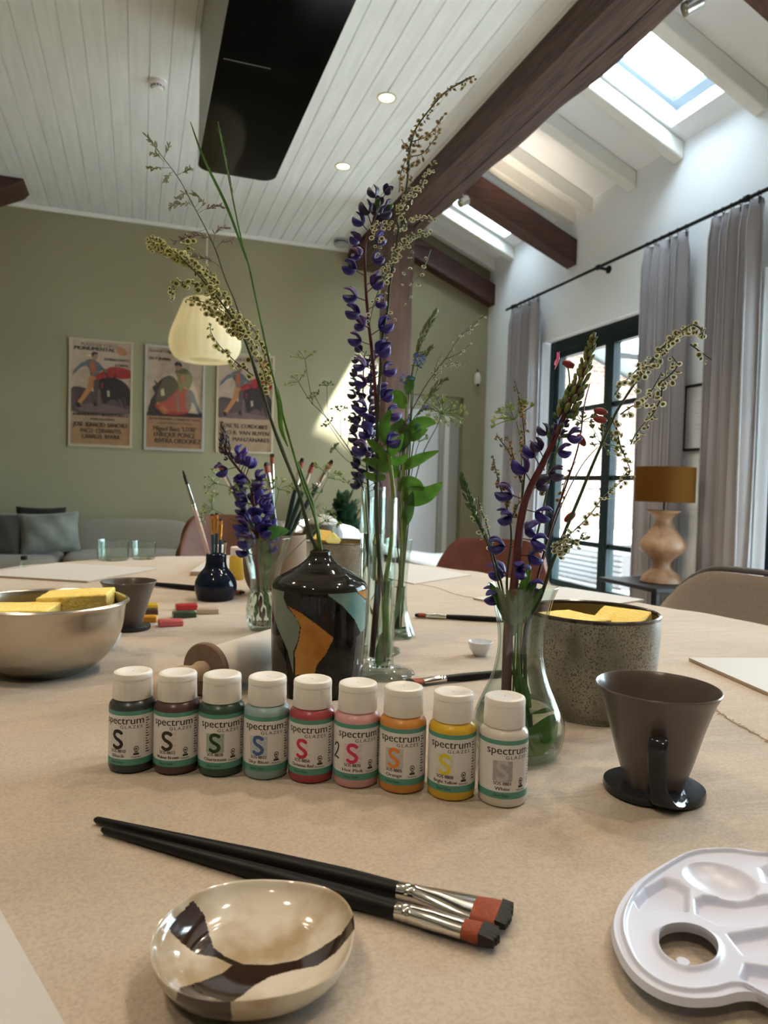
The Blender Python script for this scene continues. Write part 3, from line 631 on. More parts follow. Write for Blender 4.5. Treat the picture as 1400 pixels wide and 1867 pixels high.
# daybed with white throw
t = thing('daybed', 'low daybed covered in a rumpled white throw in front of the white door', 'daybed', (1.85, 5.0, 0))
rbox('base', (1.5, .9, .40), sofa_m, t, (0, 0, .22))
thr = MB(); N = 40; vs = []
for j in range(N+1):
    for i in range(N+1):
        x = -.80+1.6*i/N; y = -.49+.98*j/N; u = i/N
        z = .43+.29*math.exp(-((x+.72)/.62)**2)*(1-.25*abs(y)) + .014*noise.noise(Vector((x*4, y*6, 2)))+.01*noise.noise(Vector((x*11, y*9, 7)))
        ed = max(0, abs(y)-.44)/.05; z -= ed*.05
        vs.append((x, y, z))
thr.add(vs, [(j*(N+1)+i, j*(N+1)+i+1, (j+1)*(N+1)+i+1, (j+1)*(N+1)+i) for j in range(N) for i in range(N)])
o = thr.build('throw', M('white_throw', (.62, .62, .63), .9, bump=(60, .3)), t, angle=180); s = o.modifiers.new('s', 'SOLIDIFY'); s.thickness = .02
rbox('bolster', (.5, .85, .34), M('white_bolster', (.6, .6, .61), .9), t, (-.62, 0, .53))
# plant
t = thing('potted_plant', 'dark green leafy houseplant behind the white daybed', 'plant', (1.78, 6.25, 0))
mb = MB(); mb.lathe([(0, 0), (.12, 0), (.15, .3), (.14, .3), (.13, .28), (0, .28)], 24); mb.build('pot', M('dark_pot', (.06, .06, .055), .6), t)
lm = leafmat('dark_houseplant', (.010, .045, .016), (.03, .10, .04), .2); mb = MB(); rr = random.Random(5)
for k in range(150):
    a = rr.uniform(0, 2*PI); el = rr.uniform(.1, 1.4); d = Vector((math.cos(a)*math.cos(el), math.sin(a)*math.cos(el), math.sin(el))); c = Vector((0, 0, .5))+Vector((d.x*.16, d.y*.16, d.z*.42))*rr.uniform(.6, 1)
    mb.ball(c, (.035, .006, .065), d+Vector((0, 0, rr.uniform(-.6, .6))), 7, 5)
mb.build('foliage', lm, t)
mb = MB()
for k in range(7): a = k*.9; mb.tube([(0, 0, .28), (.05*math.cos(a), .05*math.sin(a), .5), (.1*math.cos(a), .1*math.sin(a), .75)], .006, 5)
mb.build('stem', M('plant_stem', (.05, .08, .03), .7), t)
# stool with a dark pot carrying pale flowers
t = thing('dark_pot', 'dark brown rounded pot with a pale top standing behind the speckled sponge bowl', 'pot', (.93, 3.6, .55))
p_ = dep(588, 955, 3.7)
t.location = (p_.x, p_.y, p_.z-.16)
mb = MB(); mb.lathe([(.001, 0), (.07, 0), (.10, .05), (.105, .11), (.09, .16), (.085, .16), (.001, .15)], 32); mb.build('body', M('dark_brown_glaze', (.05, .04, .03), .4), t)
mb = MB(); mb.ball((0, 0, .15), (.085, .085, .06), seg=20, rings=10); mb.build('lid', M('pale_lid', (.36, .35, .30), .7), t)
st = thing('stool', 'dark round stool holding the dark brown pot beyond the table', 'stool', (p_.x, p_.y, 0)); hz = t.location.z
mb = MB(); mb.tube([(0, 0, hz-.03), (0, 0, hz)], .17, 28); mb.build('seat', MT['beamx'], st)
for k in range(3): a = k*2.1; mb = MB(); mb.tube([(.08*math.cos(a), .08*math.sin(a), hz-.03), (.16*math.cos(a), .16*math.sin(a), 0)], .012, 8); mb.build('leg', MT['satinblack'], st)

def chair(loc, rot, mat, label, width=.46, top=.80, rim=None, round_=.5):
    """shell chair, local -Y is the direction it faces"""
    t = thing('dining_chair', label, 'chair', loc, rot)
    N, K = 28, 14; vs = []
    for j in range(K+1):
        v = j/K
        for i in range(N+1):
            u = i/N*2-1; hw = width/2*(1-.10*v); zt = .44+(top-.44)*v
            cr = max(0, (abs(u)-.55)/.45)
            z = zt-(v**2)*cr**2.2*.11*round_*2
            x = u*hw; y = .20+.05*v-(.11*(abs(u)**2.2))*(1-.3*v)
            vs.append((x, y, z))
    mb = MB(); mb.add(vs, [(j*(N+1)+i, j*(N+1)+i+1, (j+1)*(N+1)+i+1, (j+1)*(N+1)+i) for j in range(K) for i in range(N)])
    o = mb.build('backrest', mat, t, angle=180); s = o.modifiers.new('s', 'SOLIDIFY'); s.thickness = .035; s.offset = 1; b = o.modifiers.new('b', 'BEVEL'); b.width = .012; b.segments = 3
    rbox('seat', (width*.98, .46, .07), mat, t, (0, 0, .45))
    for sx in (-1, 1):
        for sy in (-1, 1): mb = MB(); mb.tube([(sx*.13, sy*.13, .43), (sx*.21, sy*.2, 0)], [.014, .009], 10); mb.build('leg', MT['satinblack'], t)
    if rim:
        mb = MB(); mb.tube([Vector(vs[K*(N+1)+i])+Vector((0, .02, .006)) for i in range(N+1)], .007, 8); mb.build('piping', rim, t)
    return t
chair((.39, 2.86, 0), .1, M('cognac_leather', (.085, .030, .014), .5, spec=.25, vary=(8, (.115, .042, .02)), bump=(120, .1)), 'cognac leather dining chair at the far end of the table before the grey sofa', .46, .835)
chair((1.03, 2.06, 0), -.75, M('rust_velvet', (.125, .036, .025), .8, sheen=.2, vary=(20, (.155, .048, .033))), 'rust red velvet dining chair tucked at the table in front of the glass doors', .44, .80)
chair((1.05, 1.10, 0), -PI/2+.12, M('taupe_fabric', (.29, .235, .20), .95, vary=(300, (.36, .30, .26), .2), bump=(500, .3)), 'taupe fabric dining chair with dark piping beside the lamp side of the table', .62, .80, M('dark_piping', (.09, .09, .09), .8))

# ================================================================== TABLE
tbl = catmull([(.12, 2.20, 0), (.45, 2.16, 0), (.74, 1.95, 0), (.87, 1.70, 0), (.945, 1.42, 0), (.985, 1.17, 0), (1.04, .95, 0), (1.07, .5, 0), (1.05, 0, 0), (.9, -.45, 0), (.5, -.62, 0), (.1, -.62, 0), (-.3, -.45, 0), (-.48, 0, 0), (-.55, .6, 0), (-.55, 1.1, 0), (-.47, 1.6, 0), (-.33, 1.90, 0), (-.12, 2.12, 0)], 8, True)
tp = [(p.x, p.y) for p in tbl]; cen = (.3, .8)
t = thing('dining_table', 'large oval dining table under a beige cloth', 'table', (cen[0], cen[1], 0))
mb = MB(); n_ = len(tp); q = [((x-cen[0])*.985, (y-cen[1])*.985) for x, y in tp]
mb.add([(x, y, .715) for x, y in q]+[(x, y, .7475) for x, y in q], [(i, (i+1) % n_, n_+(i+1) % n_, n_+i) for i in range(n_)]+[tuple(range(n_))[::-1], tuple(range(n_, 2*n_))]); mb.build('table_top', floor_m, t, smooth=False)
for sy in (-.75, .75):
    mb = MB(); mb.lathe([(.001, .0), (.28, 0), (.28, .03), (.06, .06), (.06, .68), (.16, .7), (.16, .715), (.001, .715)], 32, c=(0, sy, 0)); mb.build('pedestal', MT['satinblack'], t)
# cloth
cm, n, l, b, o_ = new('beige_canvas'); b.inputs['Roughness'].default_value = .9; b.inputs['Specular IOR Level'].default_value = .25; b.inputs['Sheen Weight'].default_value = .10; b.inputs['Sheen Roughness'].default_value = .35; b.inputs['Sheen Tint'].default_value = (.95, .97, 1, 1)
tc = n.new('ShaderNodeTexCoord'); t1 = n.new('ShaderNodeTexNoise'); t1.inputs['Scale'].default_value = 5; t1.inputs['Detail'].default_value = 5; l.new(tc.outputs['Object'], t1.inputs[0])
r = n.new('ShaderNodeValToRGB'); r.color_ramp.elements[0].position = .3; r.color_ramp.elements[1].position = .7; r.color_ramp.elements[0].color = (.445, .38, .31, 1); r.color_ramp.elements[1].color = (.51, .44, .365, 1); l.new(t1.outputs[0], r.inputs[0])
t2 = n.new('ShaderNodeTexNoise'); t2.inputs['Scale'].default_value = 550; t2.inputs['Detail'].default_value = 3; l.new(tc.outputs['Object'], t2.inputs[0])
mx = n.new('ShaderNodeMix'); mx.data_type = 'RGBA'; mx.blend_type = 'MULTIPLY'; mx.inputs[0].default_value = .35; l.new(r.outputs[0], mx.inputs[6]); 
r2 = n.new('ShaderNodeValToRGB'); r2.color_ramp.elements[0].position = .35; r2.color_ramp.elements[0].color = (.58, .54, .50, 1); r2.color_ramp.elements[1].position = .6; l.new(t2.outputs[0], r2.inputs[0]); l.new(r2.outputs[0], mx.inputs[7]); l.new(mx.outputs[2], b.inputs['Base Color'])
bp = n.new('ShaderNodeBump'); bp.inputs['Strength'].default_value = .25; bp.inputs['Distance'].default_value = .0006; l.new(t2.outputs[0], bp.inputs['Height'])
t3 = n.new('ShaderNodeTexNoise'); t3.inputs['Scale'].default_value = 7; t3.inputs['Detail'].default_value = 3; t3.inputs['Distortion'].default_value = 1.2
mp3 = n.new('ShaderNodeMapping'); mp3.inputs['Rotation'].default_value = (0, 0, .6); mp3.inputs['Scale'].default_value = (1, 3.2, 1); l.new(tc.outputs['Object'], mp3.inputs[0]); l.new(mp3.outputs[0], t3.inputs[0])
bp2 = n.new('ShaderNodeBump'); bp2.inputs['Strength'].default_value = .5; bp2.inputs['Distance'].default_value = .006; l.new(t3.outputs[0], bp2.inputs['Height']); l.new(bp.outputs[0], bp2.inputs['Normal']); l.new(bp2.outputs[0], b.inputs['Normal'])
mb = MB(); rings = []
fine = catmull([(x, y, 0) for x, y in tp], 3, True); nf = len(fine)
for k, (sc, dz) in enumerate([(0, 0), (.3, 0), (.6, 0), (.8, 0), (.9, 0), (.95, 0), (.98, 0), (.992, -.0005), (1.0, -.004), (1.006, -.012), (1.009, -.03), (1.012, -.08), (1.015, -.15), (1.02, -.22)]):
    ring = []
    for i, p in enumerate(fine):
        a = i/nf*2*PI; fold = math.sin(a*34+2*math.sin(a*3)); amp = max(0, (-dz-.01))*.12
        s = sc*(1+amp*fold*.8)
        zz = dz
        if .9 < sc <= 1.006: zz += .005*max(0, noise.noise(Vector((p.x*9, p.y*9, 3))))*(1 if sc > .97 else .3)
        ring.append((cen[0]+(p.x-cen[0])*s, cen[1]+(p.y-cen[1])*s, .75+zz))
    rings.append(ring)
vs = [v for r_ in rings[1:] for v in r_]+[(cen[0], cen[1], .75)]; fs = []
for k in range(len(rings)-2):
    for i in range(nf): i2 = (i+1) % nf; fs.append((k*nf+i, k*nf+i2, (k+1)*nf+i2, (k+1)*nf+i))
ci = len(vs)-1
for i in range(nf): fs.append((ci, i, (i+1) % nf))
mb.add(vs, fs); o = mb.build('tablecloth', cm, angle=60); tag(o, 'beige canvas cloth covering the whole oval table', 'tablecloth')
# frayed seam on the cloth
seam = MB()
for P in ([onz(1130, 1236), onz(1180, 1262), onz(1290, 1290), onz(1340, 1318), onz(1420, 1362)], [onz(735, 1062), onz(790, 1070), onz(850, 1088), onz(985, 1100)]):
    pts = catmull(P, 14); pts = [p+Vector((R_.uniform(-.0012, .0012), R_.uniform(-.0012, .0012), .0004)) for p in pts]; seam.tube(pts, .0007, 5)
    for p in pts[::1]:
        for q in range(2): seam.tube([p, p+Vector((R_.uniform(-.004, .004), R_.uniform(-.004, .004), .0003))], .0004, 3)
seam.build('frayed_seam', M('frayed_threads', (.50, .42, .33), .95), o)
CLOTH = o

# ================================================================== TABLE OBJECTS
TZ = .75
teal = M('label_teal', (.09, .30, .24), .45); label_w = M('label_white', (.72, .70, .70), .45)
txt_k = M('label_black_ink', (.02, .02, .022), .5); txt_r = M('label_logo_ink', (.16, .10, .10), .5)
cap_m = M('bottle_cap_white', (.80, .78, .75), .32, sub=.1, bump=(90, .02))
def arc_patch(mb, a0, a1, z0, z1, r, mi=0, n=None):
    n = n or max(3, int((a1-a0)*10)); vs = []
    for i in range(n+1):
        a = a0+(a1-a0)*i/n; vs += [(r*math.cos(a), r*math.sin(a), z0), (r*math.cos(a), r*math.sin(a), z1)]
    mb.add(vs, [(2*i, 2*i+2, 2*i+3, 2*i+1) for i in range(n)], mi)
def wrap(mb, V, F, ac, z, r, mi=0):
    """wrap flat text round a cylinder; x in metres runs with the angle"""
    mb.add([(r*math.cos(ac+x/r), r*math.sin(ac+x/r), z+y) for x, y in V], F, mi)
RB = .0174
def paint_bottle(c, face_deg, paint, letter, boxc, code, name, label, two=False, tab=-5):
    A = math.atan2(CAMP.y-c.y, CAMP.x-c.x)+math.radians(face_deg)
    t = thing('paint_bottle', label, 'paint bottle', (c.x, c.y, TZ), 0, 'small glaze paint bottles in a row on the cloth')
    mb = MB(); mb.lathe([(.0005, .0), (.0145, .0), (.0165, .001), (RB, .0035), (RB, .0495), (.0168, .0515), (.0148, .0538), (.0138, .0548), (.0138, .057)], 56); mb.build('body', paint, t)
    mb = MB(); mb.lathe([(.0138, .0552), (.0147, .0552), (.0149, .0558), (.0145, .0700), (.01445, .0703), (.0147, .0706), (.0146, .0735), (.0141, .0748), (.0125, .0755), (.0110, .0753), (.0105, .0750), (.0005, .0750)], 56)
    co = mb.build('cap', cap_m, t); ta = A+math.radians(tab)-math.radians(face_deg)
    mb = MB()
    for z0, z1, w_ in ((.0700, .0706, .30), (.0628, .0633, .26)): arc_patch(mb, ta-w_, ta+w_, z0, z1, .0155, n=8); arc_patch(mb, ta-w_, ta+w_, z0-.0004, z0, .0149, n=8)
    arc_patch(mb, ta+.26, ta+.29, .0633, .0700, .0150, n=2); arc_patch(mb, ta-.29, ta-.26, .0633, .0700, .0148, n=2)
    mb.build('thumb_tab', cap_m, co)
    r1 = RB+.00012; mb = MB()
    arc_patch(mb, A-1.6, A+2.6, .0118, .0450, r1, 0, 60); arc_patch(mb, A-1.6, A+2.6, .0070, .0118, r1, 1, 60); arc_patch(mb, A-1.6, A+2.6, .0450, .0482, r1, 1, 60)
    lo = mb.build('label', [label_w, teal], t)
    r2 = r1+.00008; mb = MB()
    V, F = width_fit('spectrum', .0315, .0098, .00018); wrap(mb, [(x, y*.82) for x, y in V], F, A+.22, .0386, r2, 0)
    V, F = width_fit('GLAZES', .0165, .0034, .00004, 1.3); wrap(mb, V, F, A+.58, .0352, r2, 0)
    V, F = width_fit(code, .0125, .0034, .00020); wrap(mb, V, F, A, .0168, r2, 0)
    V, F = width_fit(name, min(.018, .0018*len(name)+.0016), .0034, .00020); wrap(mb, V, F, A, .0131, r2, 0)
    V, F = width_fit('Gloss Glaze', .011, .0026, .00004); wrap(mb, V, F, A-.05, .0086, r2, 0)
    V, F = width_fit('Dinnerware', .0075, .002, .00004); wrap(mb, V, F, A+.80, .0127, r2, 0)
    for k in range(14): arc_patch(mb, A+1.22, A+1.40-.05*(k % 3), .0155+k*.0020, .0163+k*.0020, r2, 0, 2)
    ca = A+.80; n2 = 20
    ring = [((1.0*q)*.0019*math.cos(2*PI*k/n2)/r2, .0195+q*.0021*math.sin(2*PI*k/n2)) for q in (1, .72) for k in range(n2)]
    mb.add([(r2*math.cos(ca+a), r2*math.sin(ca+a), z) for a, z in ring], [(k, (k+1) % n2, n2+(k+1) % n2, n2+k) for k in range(n2)])
    arc_patch(mb, ca-.05, ca+.04, .0188, .0200, r2, 0, 2); arc_patch(mb, ca-.12, ca+.12, .0147, .0162, r2, 0, 3); arc_patch(mb, ca-.07, ca+.07, .0165, .0172, r2, 0, 3)
    mb.build('lettering', txt_k, lo)
    mb = MB(); arc_patch(mb, A-.40, A+.40, .0195, .0338, r1+.00004, 0, 10); mb.build('swatch', boxc, lo)
    mb = MB(); V, F = stroke([(.0030, .0118), (.0008, .0130), (-.0022, .0125), (-.0032, .0100), (-.0018, .0078), (.0016, .0058), (.0032, .0036), (.0020, .0012), (-.0010, .0004), (-.0034, .0016)], .0026)
    wrap(mb, V, F, A, .0200, r2+.00005, 0); mb.build('colour_letter', letter, lo)
    if two:
        mb = MB(); P = [(-.0022, .0085), (-.001, .0108), (.0014, .0108), (.0022, .0085), (.001, .005), (-.0012, .002), (-.0024, .0002), (0, .0006), (.0026, -.0002)]
        P = catmull([(x, y, 0) for x, y in P], 5); rr_ = r2+.0001; a0 = A-.80
        mb.tube([(rr_*math.cos(a0+p.x/rr_), rr_*math.sin(a0+p.x/rr_), .0215+p.y) for p in P], .0005, 6); mb.build('marker_number', txt_k, lo)
bp_ = dict(black=((.035, .045, .05), (.015, .015, .015), (.62, .60, .60)), brown=((.085, .045, .048), (.04, .025, .02), (.62, .57, .56)), green=((.035, .075, .055), (.012, .05, .015), (.30, .36, .31)), sky=((.27, .38, .40), (.06, .12, .33), (.42, .47, .52)),
    red=((.36, .06, .07), (.55, .03, .06), (.66, .60, .60)), pink=((.62, .33, .33), (.62, .03, .12), (.60, .52, .54)), orange=((.60, .26, .06), (.72, .22, .03), (.45, .45, .47)), yellow=((.66, .42, .03), (.70, .58, .03), (.58, .58, .52)), white=((.66, .61, .56), (.50, .50, .52), (.34, .33, .35)))
specs = [('black', (240, 1412), -36, 'SOS 8810', 'Black', 'paint bottle with black glaze and dark letter, beside the lying rolling pin handle'), ('brown', (321, 1415), -24, 'SOS 8812', 'Walnut Brown', 'paint bottle with plum-brown glaze and brown letter S'),
    ('green', (402, 1419), -16, 'SOS 8828', 'Chartreuse', 'paint bottle with dark green glaze and green letter S'), ('sky', (484, 1424), -20, 'SOS 8832', 'Sky Blue', 'paint bottle with pale grey-blue glaze and blue letter S'),
    ('red', (566, 1431), -24, 'SOS 8856', 'Christmas Red', 'paint bottle with deep red glaze and red letter S'), ('pink', (648, 1440), -10, 'SOS 8870', 'Hot Pink', 'paint bottle with pale pink glaze and handwritten 2 on its label'),
    ('orange', (731, 1450), -20, 'SOS 8805', 'Orange', 'paint bottle with orange glaze and orange letter S'), ('yellow', (821, 1463), -16, 'SOS 8808', 'Bright Yellow', 'paint bottle with mustard yellow glaze and yellow letter S'),
    ('white', (914, 1475), 0, 'SOS 8801', 'White', 'paint bottle with white glaze and grey swatch, ending the row by the bulb-shaped vase')]
for i, (k, px, fd, code, nm, lab) in enumerate(specs):
    pc, lc, bc = bp_[k]; c = front(px[0], px[1], RB)
    pm_ = M('paint_'+k, pc, .3, coat=.2, sub=.05); 
    paint_bottle(c, fd, pm_, M('letter_'+k, lc, .5), M('swatch_'+k, bc, .5, vary=(600, tuple(v*1.25 for v in bc))), code, nm, lab, k == 'pink', -8 if i < 4 else 42)
# two far bottles
def plain_bottle(c, col, lab):
    t = thing('paint_bottle', lab, 'paint bottle', c); mb = MB(); mb.lathe([(.0005, 0), (.016, 0), (RB, .003), (RB, .050), (.0148, .0538), (.0138, .057)], 32); mb.build('body', M('far_paint_'+lab[:5], col, .35), t)
    mb = MB(); mb.lathe([(.0138, .0552), (.0149, .0558), (.0146, .0735), (.0125, .0755), (.0005, .0750)], 32); mb.build('cap', cap_m, t)
c = front(431, 1058, .0174); plain_bottle(c, (.60, .42, .05), 'yellow paint bottle with white cap behind the navy pot')
plain_bottle((c.x-.035, c.y+.05, TZ), (.7, .68, .62), 'whitish paint bottle with white cap hidden behind the brushes of the navy pot')

# ---- dark patchwork vase
VA = Vector((.188, .751, TZ))
def patch_lathe(name, prof, c, mats, classify, parent, seg=360, ns=160):
    """fine surface of revolution; classify(px,py,angle) -> material index"""
    P = catmull([(r, z, 0) for r, z in prof], 8); L = [0]
    for i in range(1, len(P)): L.append(L[-1]+(P[i]-P[i-1]).length)
    Q = []; j = 0
    for k in range(ns+1):
        d = L[-1]*k/ns
        while j < len(L)-2 and L[j+1] < d: j += 1
        f = (d-L[j])/max(1e-9, L[j+1]-L[j]); q = P[j].lerp(P[j+1], f); Q.append((max(q.x, .0003), q.y))
    mb = MB()
    vs = [(r*math.cos(2*PI*k/seg), r*math.sin(2*PI*k/seg), z) for r, z in Q for k in range(seg)]
    for i in range(ns):
        for k in range(seg):
            k2 = (k+1) % seg; f = (i*seg+k, i*seg+k2, (i+1)*seg+k2, (i+1)*seg+k)
            p = Vector(c)+(Vector(vs[f[0]])+Vector(vs[f[2]]))/2; mb.f.append(f); mb.m.append(classify(p, 2*PI*(k+.5)/seg, i/ns))
    mb.v = vs; return mb.build(name, mats, parent, angle=60)
def topx(p):
    v = p-CAMP; z = v.dot(FW); return 700+FPX*v.dot(RT)/z, 933.5-FPX*v.dot(UP)/z
def cpx(P, ox, oy, s): return [(ox+x/s, oy+y/s) for x, y in P]
pA = {1: [cpx([(195, 675), (285, 680), (275, 730), (300, 790), (350, 850), (372, 900), (360, 980), (335, 1040), (335, 1180), (300, 1040), (240, 900), (200, 760)], 430, 860, 3.182)],
      2: [cpx([(300, 780), (370, 815), (460, 880), (568, 965), (520, 1060), (470, 1120), (455, 1180), (345, 1180), (342, 1050), (365, 980), (378, 900), (345, 840)], 430, 860, 3.182), cpx([(668, 650), (760, 645), (760, 740), (715, 710)], 430, 860, 3.182)],
      3: [cpx([(500, 678), (665, 662), (700, 700), (760, 750), (760, 900), (725, 935), (690, 860), (620, 780), (540, 720)], 430, 860, 3.182)],
      4: [cpx([(700, 960), (760, 900), (760, 1320), (640, 1320), (680, 1150)], 430, 860, 3.182), cpx([(190, 900), (240, 1000), (290, 1100), (310, 1320), (200, 1320)], 430, 860, 3.182)]}
Aface = math.atan2(CAMP.y-VA.y, CAMP.x-VA.x)
def clsA(p, a, u):
    d = (a-Aface+PI) % (2*PI)-PI
    if abs(d) > PI/2: # far side carries the same kind of bands, mirrored
        a2 = Aface+(PI-abs(d))*(1 if d > 0 else -1); r = math.hypot(p.x-VA.x, p.y-VA.y); p = Vector((VA.x+r*math.cos(a2), VA.y+r*math.sin(a2), p.z))
    if p.z-TZ > .1125: return 5
    x, y = topx(p)
    for k, Ps in pA.items():
        for P in Ps:
            if inpoly(x, y, P): return k
    return 0
t = thing('ceramic_vase', 'glossy dark patchwork vase with teal and ochre shapes and a narrow neck', 'vase', VA)
def glz(name, c1, c2, sc=30, st=None): return M(name, c1, .07, vary=(sc, c2, .2), coat=0, spec=.30, bump=(12, .08), stretch=st)
matsA = [glz('glaze_charcoal', (.003, .003, .003), (.020, .019, .018), 55), glz('glaze_sage', (.13, .17, .14), (.20, .25, .21)), glz('glaze_ochre', (.32, .13, .02), (.45, .22, .05), 45), glz('glaze_teal', (.10, .22, .22), (.22, .32, .28), 40),
    glz('glaze_grey', (.045, .04, .036), (.09, .08, .07), 60), glz('glaze_brushed_black', (.004, .004, .004), (.035, .032, .028), 60, (.3, .3, 7))]
patch_lathe('body', [(.0003, .001), (.045, .0), (.0475, .002), (.0495, .02), (.0512, .055), (.0515, .09), (.0517, .108), (.0522, .1125), (.0505, .1175), (.045, .1225), (.035, .1285), (.0235, .1352), (.016, .1415), (.0115, .1475), (.0112, .1505), (.0100, .1515), (.0088, .150), (.0088, .13)], VA, matsA, clsA, t, 420, 200)

# ---- striped dish
DC = Vector((.053, .315, TZ))
pD = cpx([(335, 375), (405, 300), (440, 340), (455, 390), (470, 435), (505, 462), (560, 485), (640, 487), (720, 473), (790, 437), (850, 398), (885, 345), (905, 365), (875, 405), (835, 452), (780, 490), (700, 505), (640, 522), (590, 550), (560, 575), (520, 600), (528, 670), (440, 660), (360, 600), (372, 550), (430, 538), (500, 510), (526, 488), (480, 465), (420, 455), (385, 430), (350, 400)], 100, 1460, 1.628)
t = thing('ceramic_dish', 'small shallow cream ceramic dish with a dark brown band at the table front', 'dish', DC)
dm = M('glaze_cream', (.38, .29, .18), .10, vary=(30, (.62, .57, .48), .10), coat=.8, bump=(25, .06)); dk = M('glaze_brown', (.030, .016, .012), .10, coat=.8, bump=(25, .06))
dsh = patch_lathe('body', [(.0003, .0008), (.024, .0), (.030, .0018), (.038, .0065), (.0435, .0135), (.0452, .0188), (.0449, .0197), (.0440, .0188), (.0410, .0148), (.0350, .0105), (.0270, .0076), (.016, .0060), (.0003, .0055)], DC, [dm, dk], lambda p, a, u: 1 if inpoly(*topx(p), pD) else 0, t, 360, 150)
for v in dsh.data.vertices:
    a = math.atan2(v.co.y, v.co.x); r = v.co.xy.length; k = 1+.018*math.sin(2*a+.6)*(r/.045)**2+.01*math.sin(5*a)*(r/.045)**2; v.co.x *= k; v.co.y *= k
    if r > .03: v.co.z += .0012*math.sin(3*a+1)*(r/.045)**3

# ---- grey cups with saucer and strap
cupm = M('taupe_stoneware', (.080, .062, .052), .28, vary=(9, (.13, .105, .092), .3), coat=.2, bump=(40, .08)); dkm = M('dark_slate_glaze', (.010, .012, .016), .12, spec=.4, vary=(20, (.03, .034, .042), .25))
def cup(c, sc, ang, label):
    t = thing('stoneware_cup', label, 'cup', c, ang); t.scale = (sc,)*3
    pf = catmull([(.0005, .0045, 0), (.019, .0045, 0), (.0205, .006, 0), (.0225, .012, 0), (.0275, .028, 0), (.0335, .050, 0), (.0400, .070, 0), (.0440, .0783, 0), (.0445, .0800, 0), (.0430, .0798, 0), (.0378, .068, 0), (.0300, .045, 0), (.0235, .022, 0), (.019, .012, 0), (.0005, .010, 0)], 4)
    mb = MB(); mb.lathe([(max(p.x, .0005), p.y) for p in pf], 72); mb.build('bowl', cupm, t)
    mb = MB(); N = 64; top = []; 
    def sr(a): return .0365*(1-.12*math.exp(-((a+PI/2+PI) % (2*PI)-PI)**2/.05))
    prf = [(.0, .0), (.90, .0), (.98, .0015), (1, .004), (.985, .0068), (.9, .0066), (0, .0055)]
    vs = [(q*sr(2*PI*k/N)*math.cos(2*PI*k/N), q*sr(2*PI*k/N)*math.sin(2*PI*k/N)*.92, z) for q, z in prf for k in range(N)]
    mb.add(vs, [(i*N+k, i*N+(k+1) % N, (i+1)*N+(k+1) % N, (i+1)*N+k) for i in range(len(prf)-1) for k in range(N)]); mb.build('saucer', dkm, t)
    pts = catmull([(.006, -.018, .006), (.004, -.030, .0055), (.001, -.0375, .009), (-.002, -.0400, .018), (-.004, -.0425, .032), (-.005, -.0470, .044), (-.005, -.0480, .0500), (-.004, -.0450, .0545), (-.003, -.0390, .0535), (-.002, -.0330, .0470)], 6)
    n_ = len(pts); mb = MB(); mb.tube(pts, [.0068+.010*max(0, 1-i/(n_*.33))**1.3-.0008*(i/n_) for i in range(n_)], 20, flat=[.30]*n_, side=(1, 0, 0)); mb.build('handle', dkm, t)
cup(Vector((.367, .427, TZ)), 1.0, math.radians(-33), 'grey-brown tapered cup with strap handle on its own saucer, beside the palette')
cup(Vector((-.012, 1.12, TZ)), .90, math.radians(160), 'grey-brown tapered cup standing behind the steel bowl')

# ---- steel bowl with sponges
SB = Vector((-.098, .895, TZ)); t = thing('steel_bowl', 'brushed steel mixing bowl holding two sponges', 'bowl', SB)
pf = catmull([(.0005, .001, 0), (.040, .001, 0), (.050, .004, 0), (.070, .022, 0), (.082, .048, 0), (.086, .078, 0), (.0895, .0795, 0), (.0895, .0812, 0), (.085, .0805, 0), (.0805, .048, 0), (.0685, .0235, 0), (.048, .0055, 0), (.0005, .0035, 0)], 6)
mb = MB(); mb.lathe([(max(p.x, .0005), p.y) for p in pf], 96); mb.build('bowl', MT['steel'], t)
sp = M('yellow_sponge', (.90, .66, .14), .95, vary=(120, (.95, .76, .28), .2), bump=(300, .8), sub=.1)
def sponge(loc, dims, rot, label):
    bm = bmesh.new(); bmesh.ops.create_cube(bm, size=1); bmesh.ops.subdivide_edges(bm, edges=bm.edges, cuts=10, use_grid_fill=True)
    for v in bm.verts:
        p = v.co.copy(); v.co = Vector((p.x*dims[0], p.y*dims[1], p.z*dims[2])); 
        q = v.co; v.co += noise.noise_vector(Vector((q.x*60, q.y*60, q.z*60)))*.0008
    me = bpy.data.meshes.new('sponge'); bm.to_mesh(me); bm.free(); me.materials.append(sp); me.polygons.foreach_set('use_smooth', [True]*len(me.polygons)); me.set_sharp_from_angle(angle=math.radians(50))
    o = link('sponge', me, None, loc); o.rotation_euler = rot; b = o.modifiers.new('b', 'BEVEL'); b.width = .002; b.segments = 2; b.limit_method = 'ANGLE'; b.angle_limit = .9
    tag(o, label, 'sponge')
sponge((-.068, .925, .826), (.078, .055, .020), (.02, -.06, -.15), 'yellow sponge lying higher in the steel bowl, nearer the grey cup')
sponge((-.125, .875, .819), (.075, .060, .020), (.0, .0, -.15), 'yellow sponge lying lower in the steel bowl')
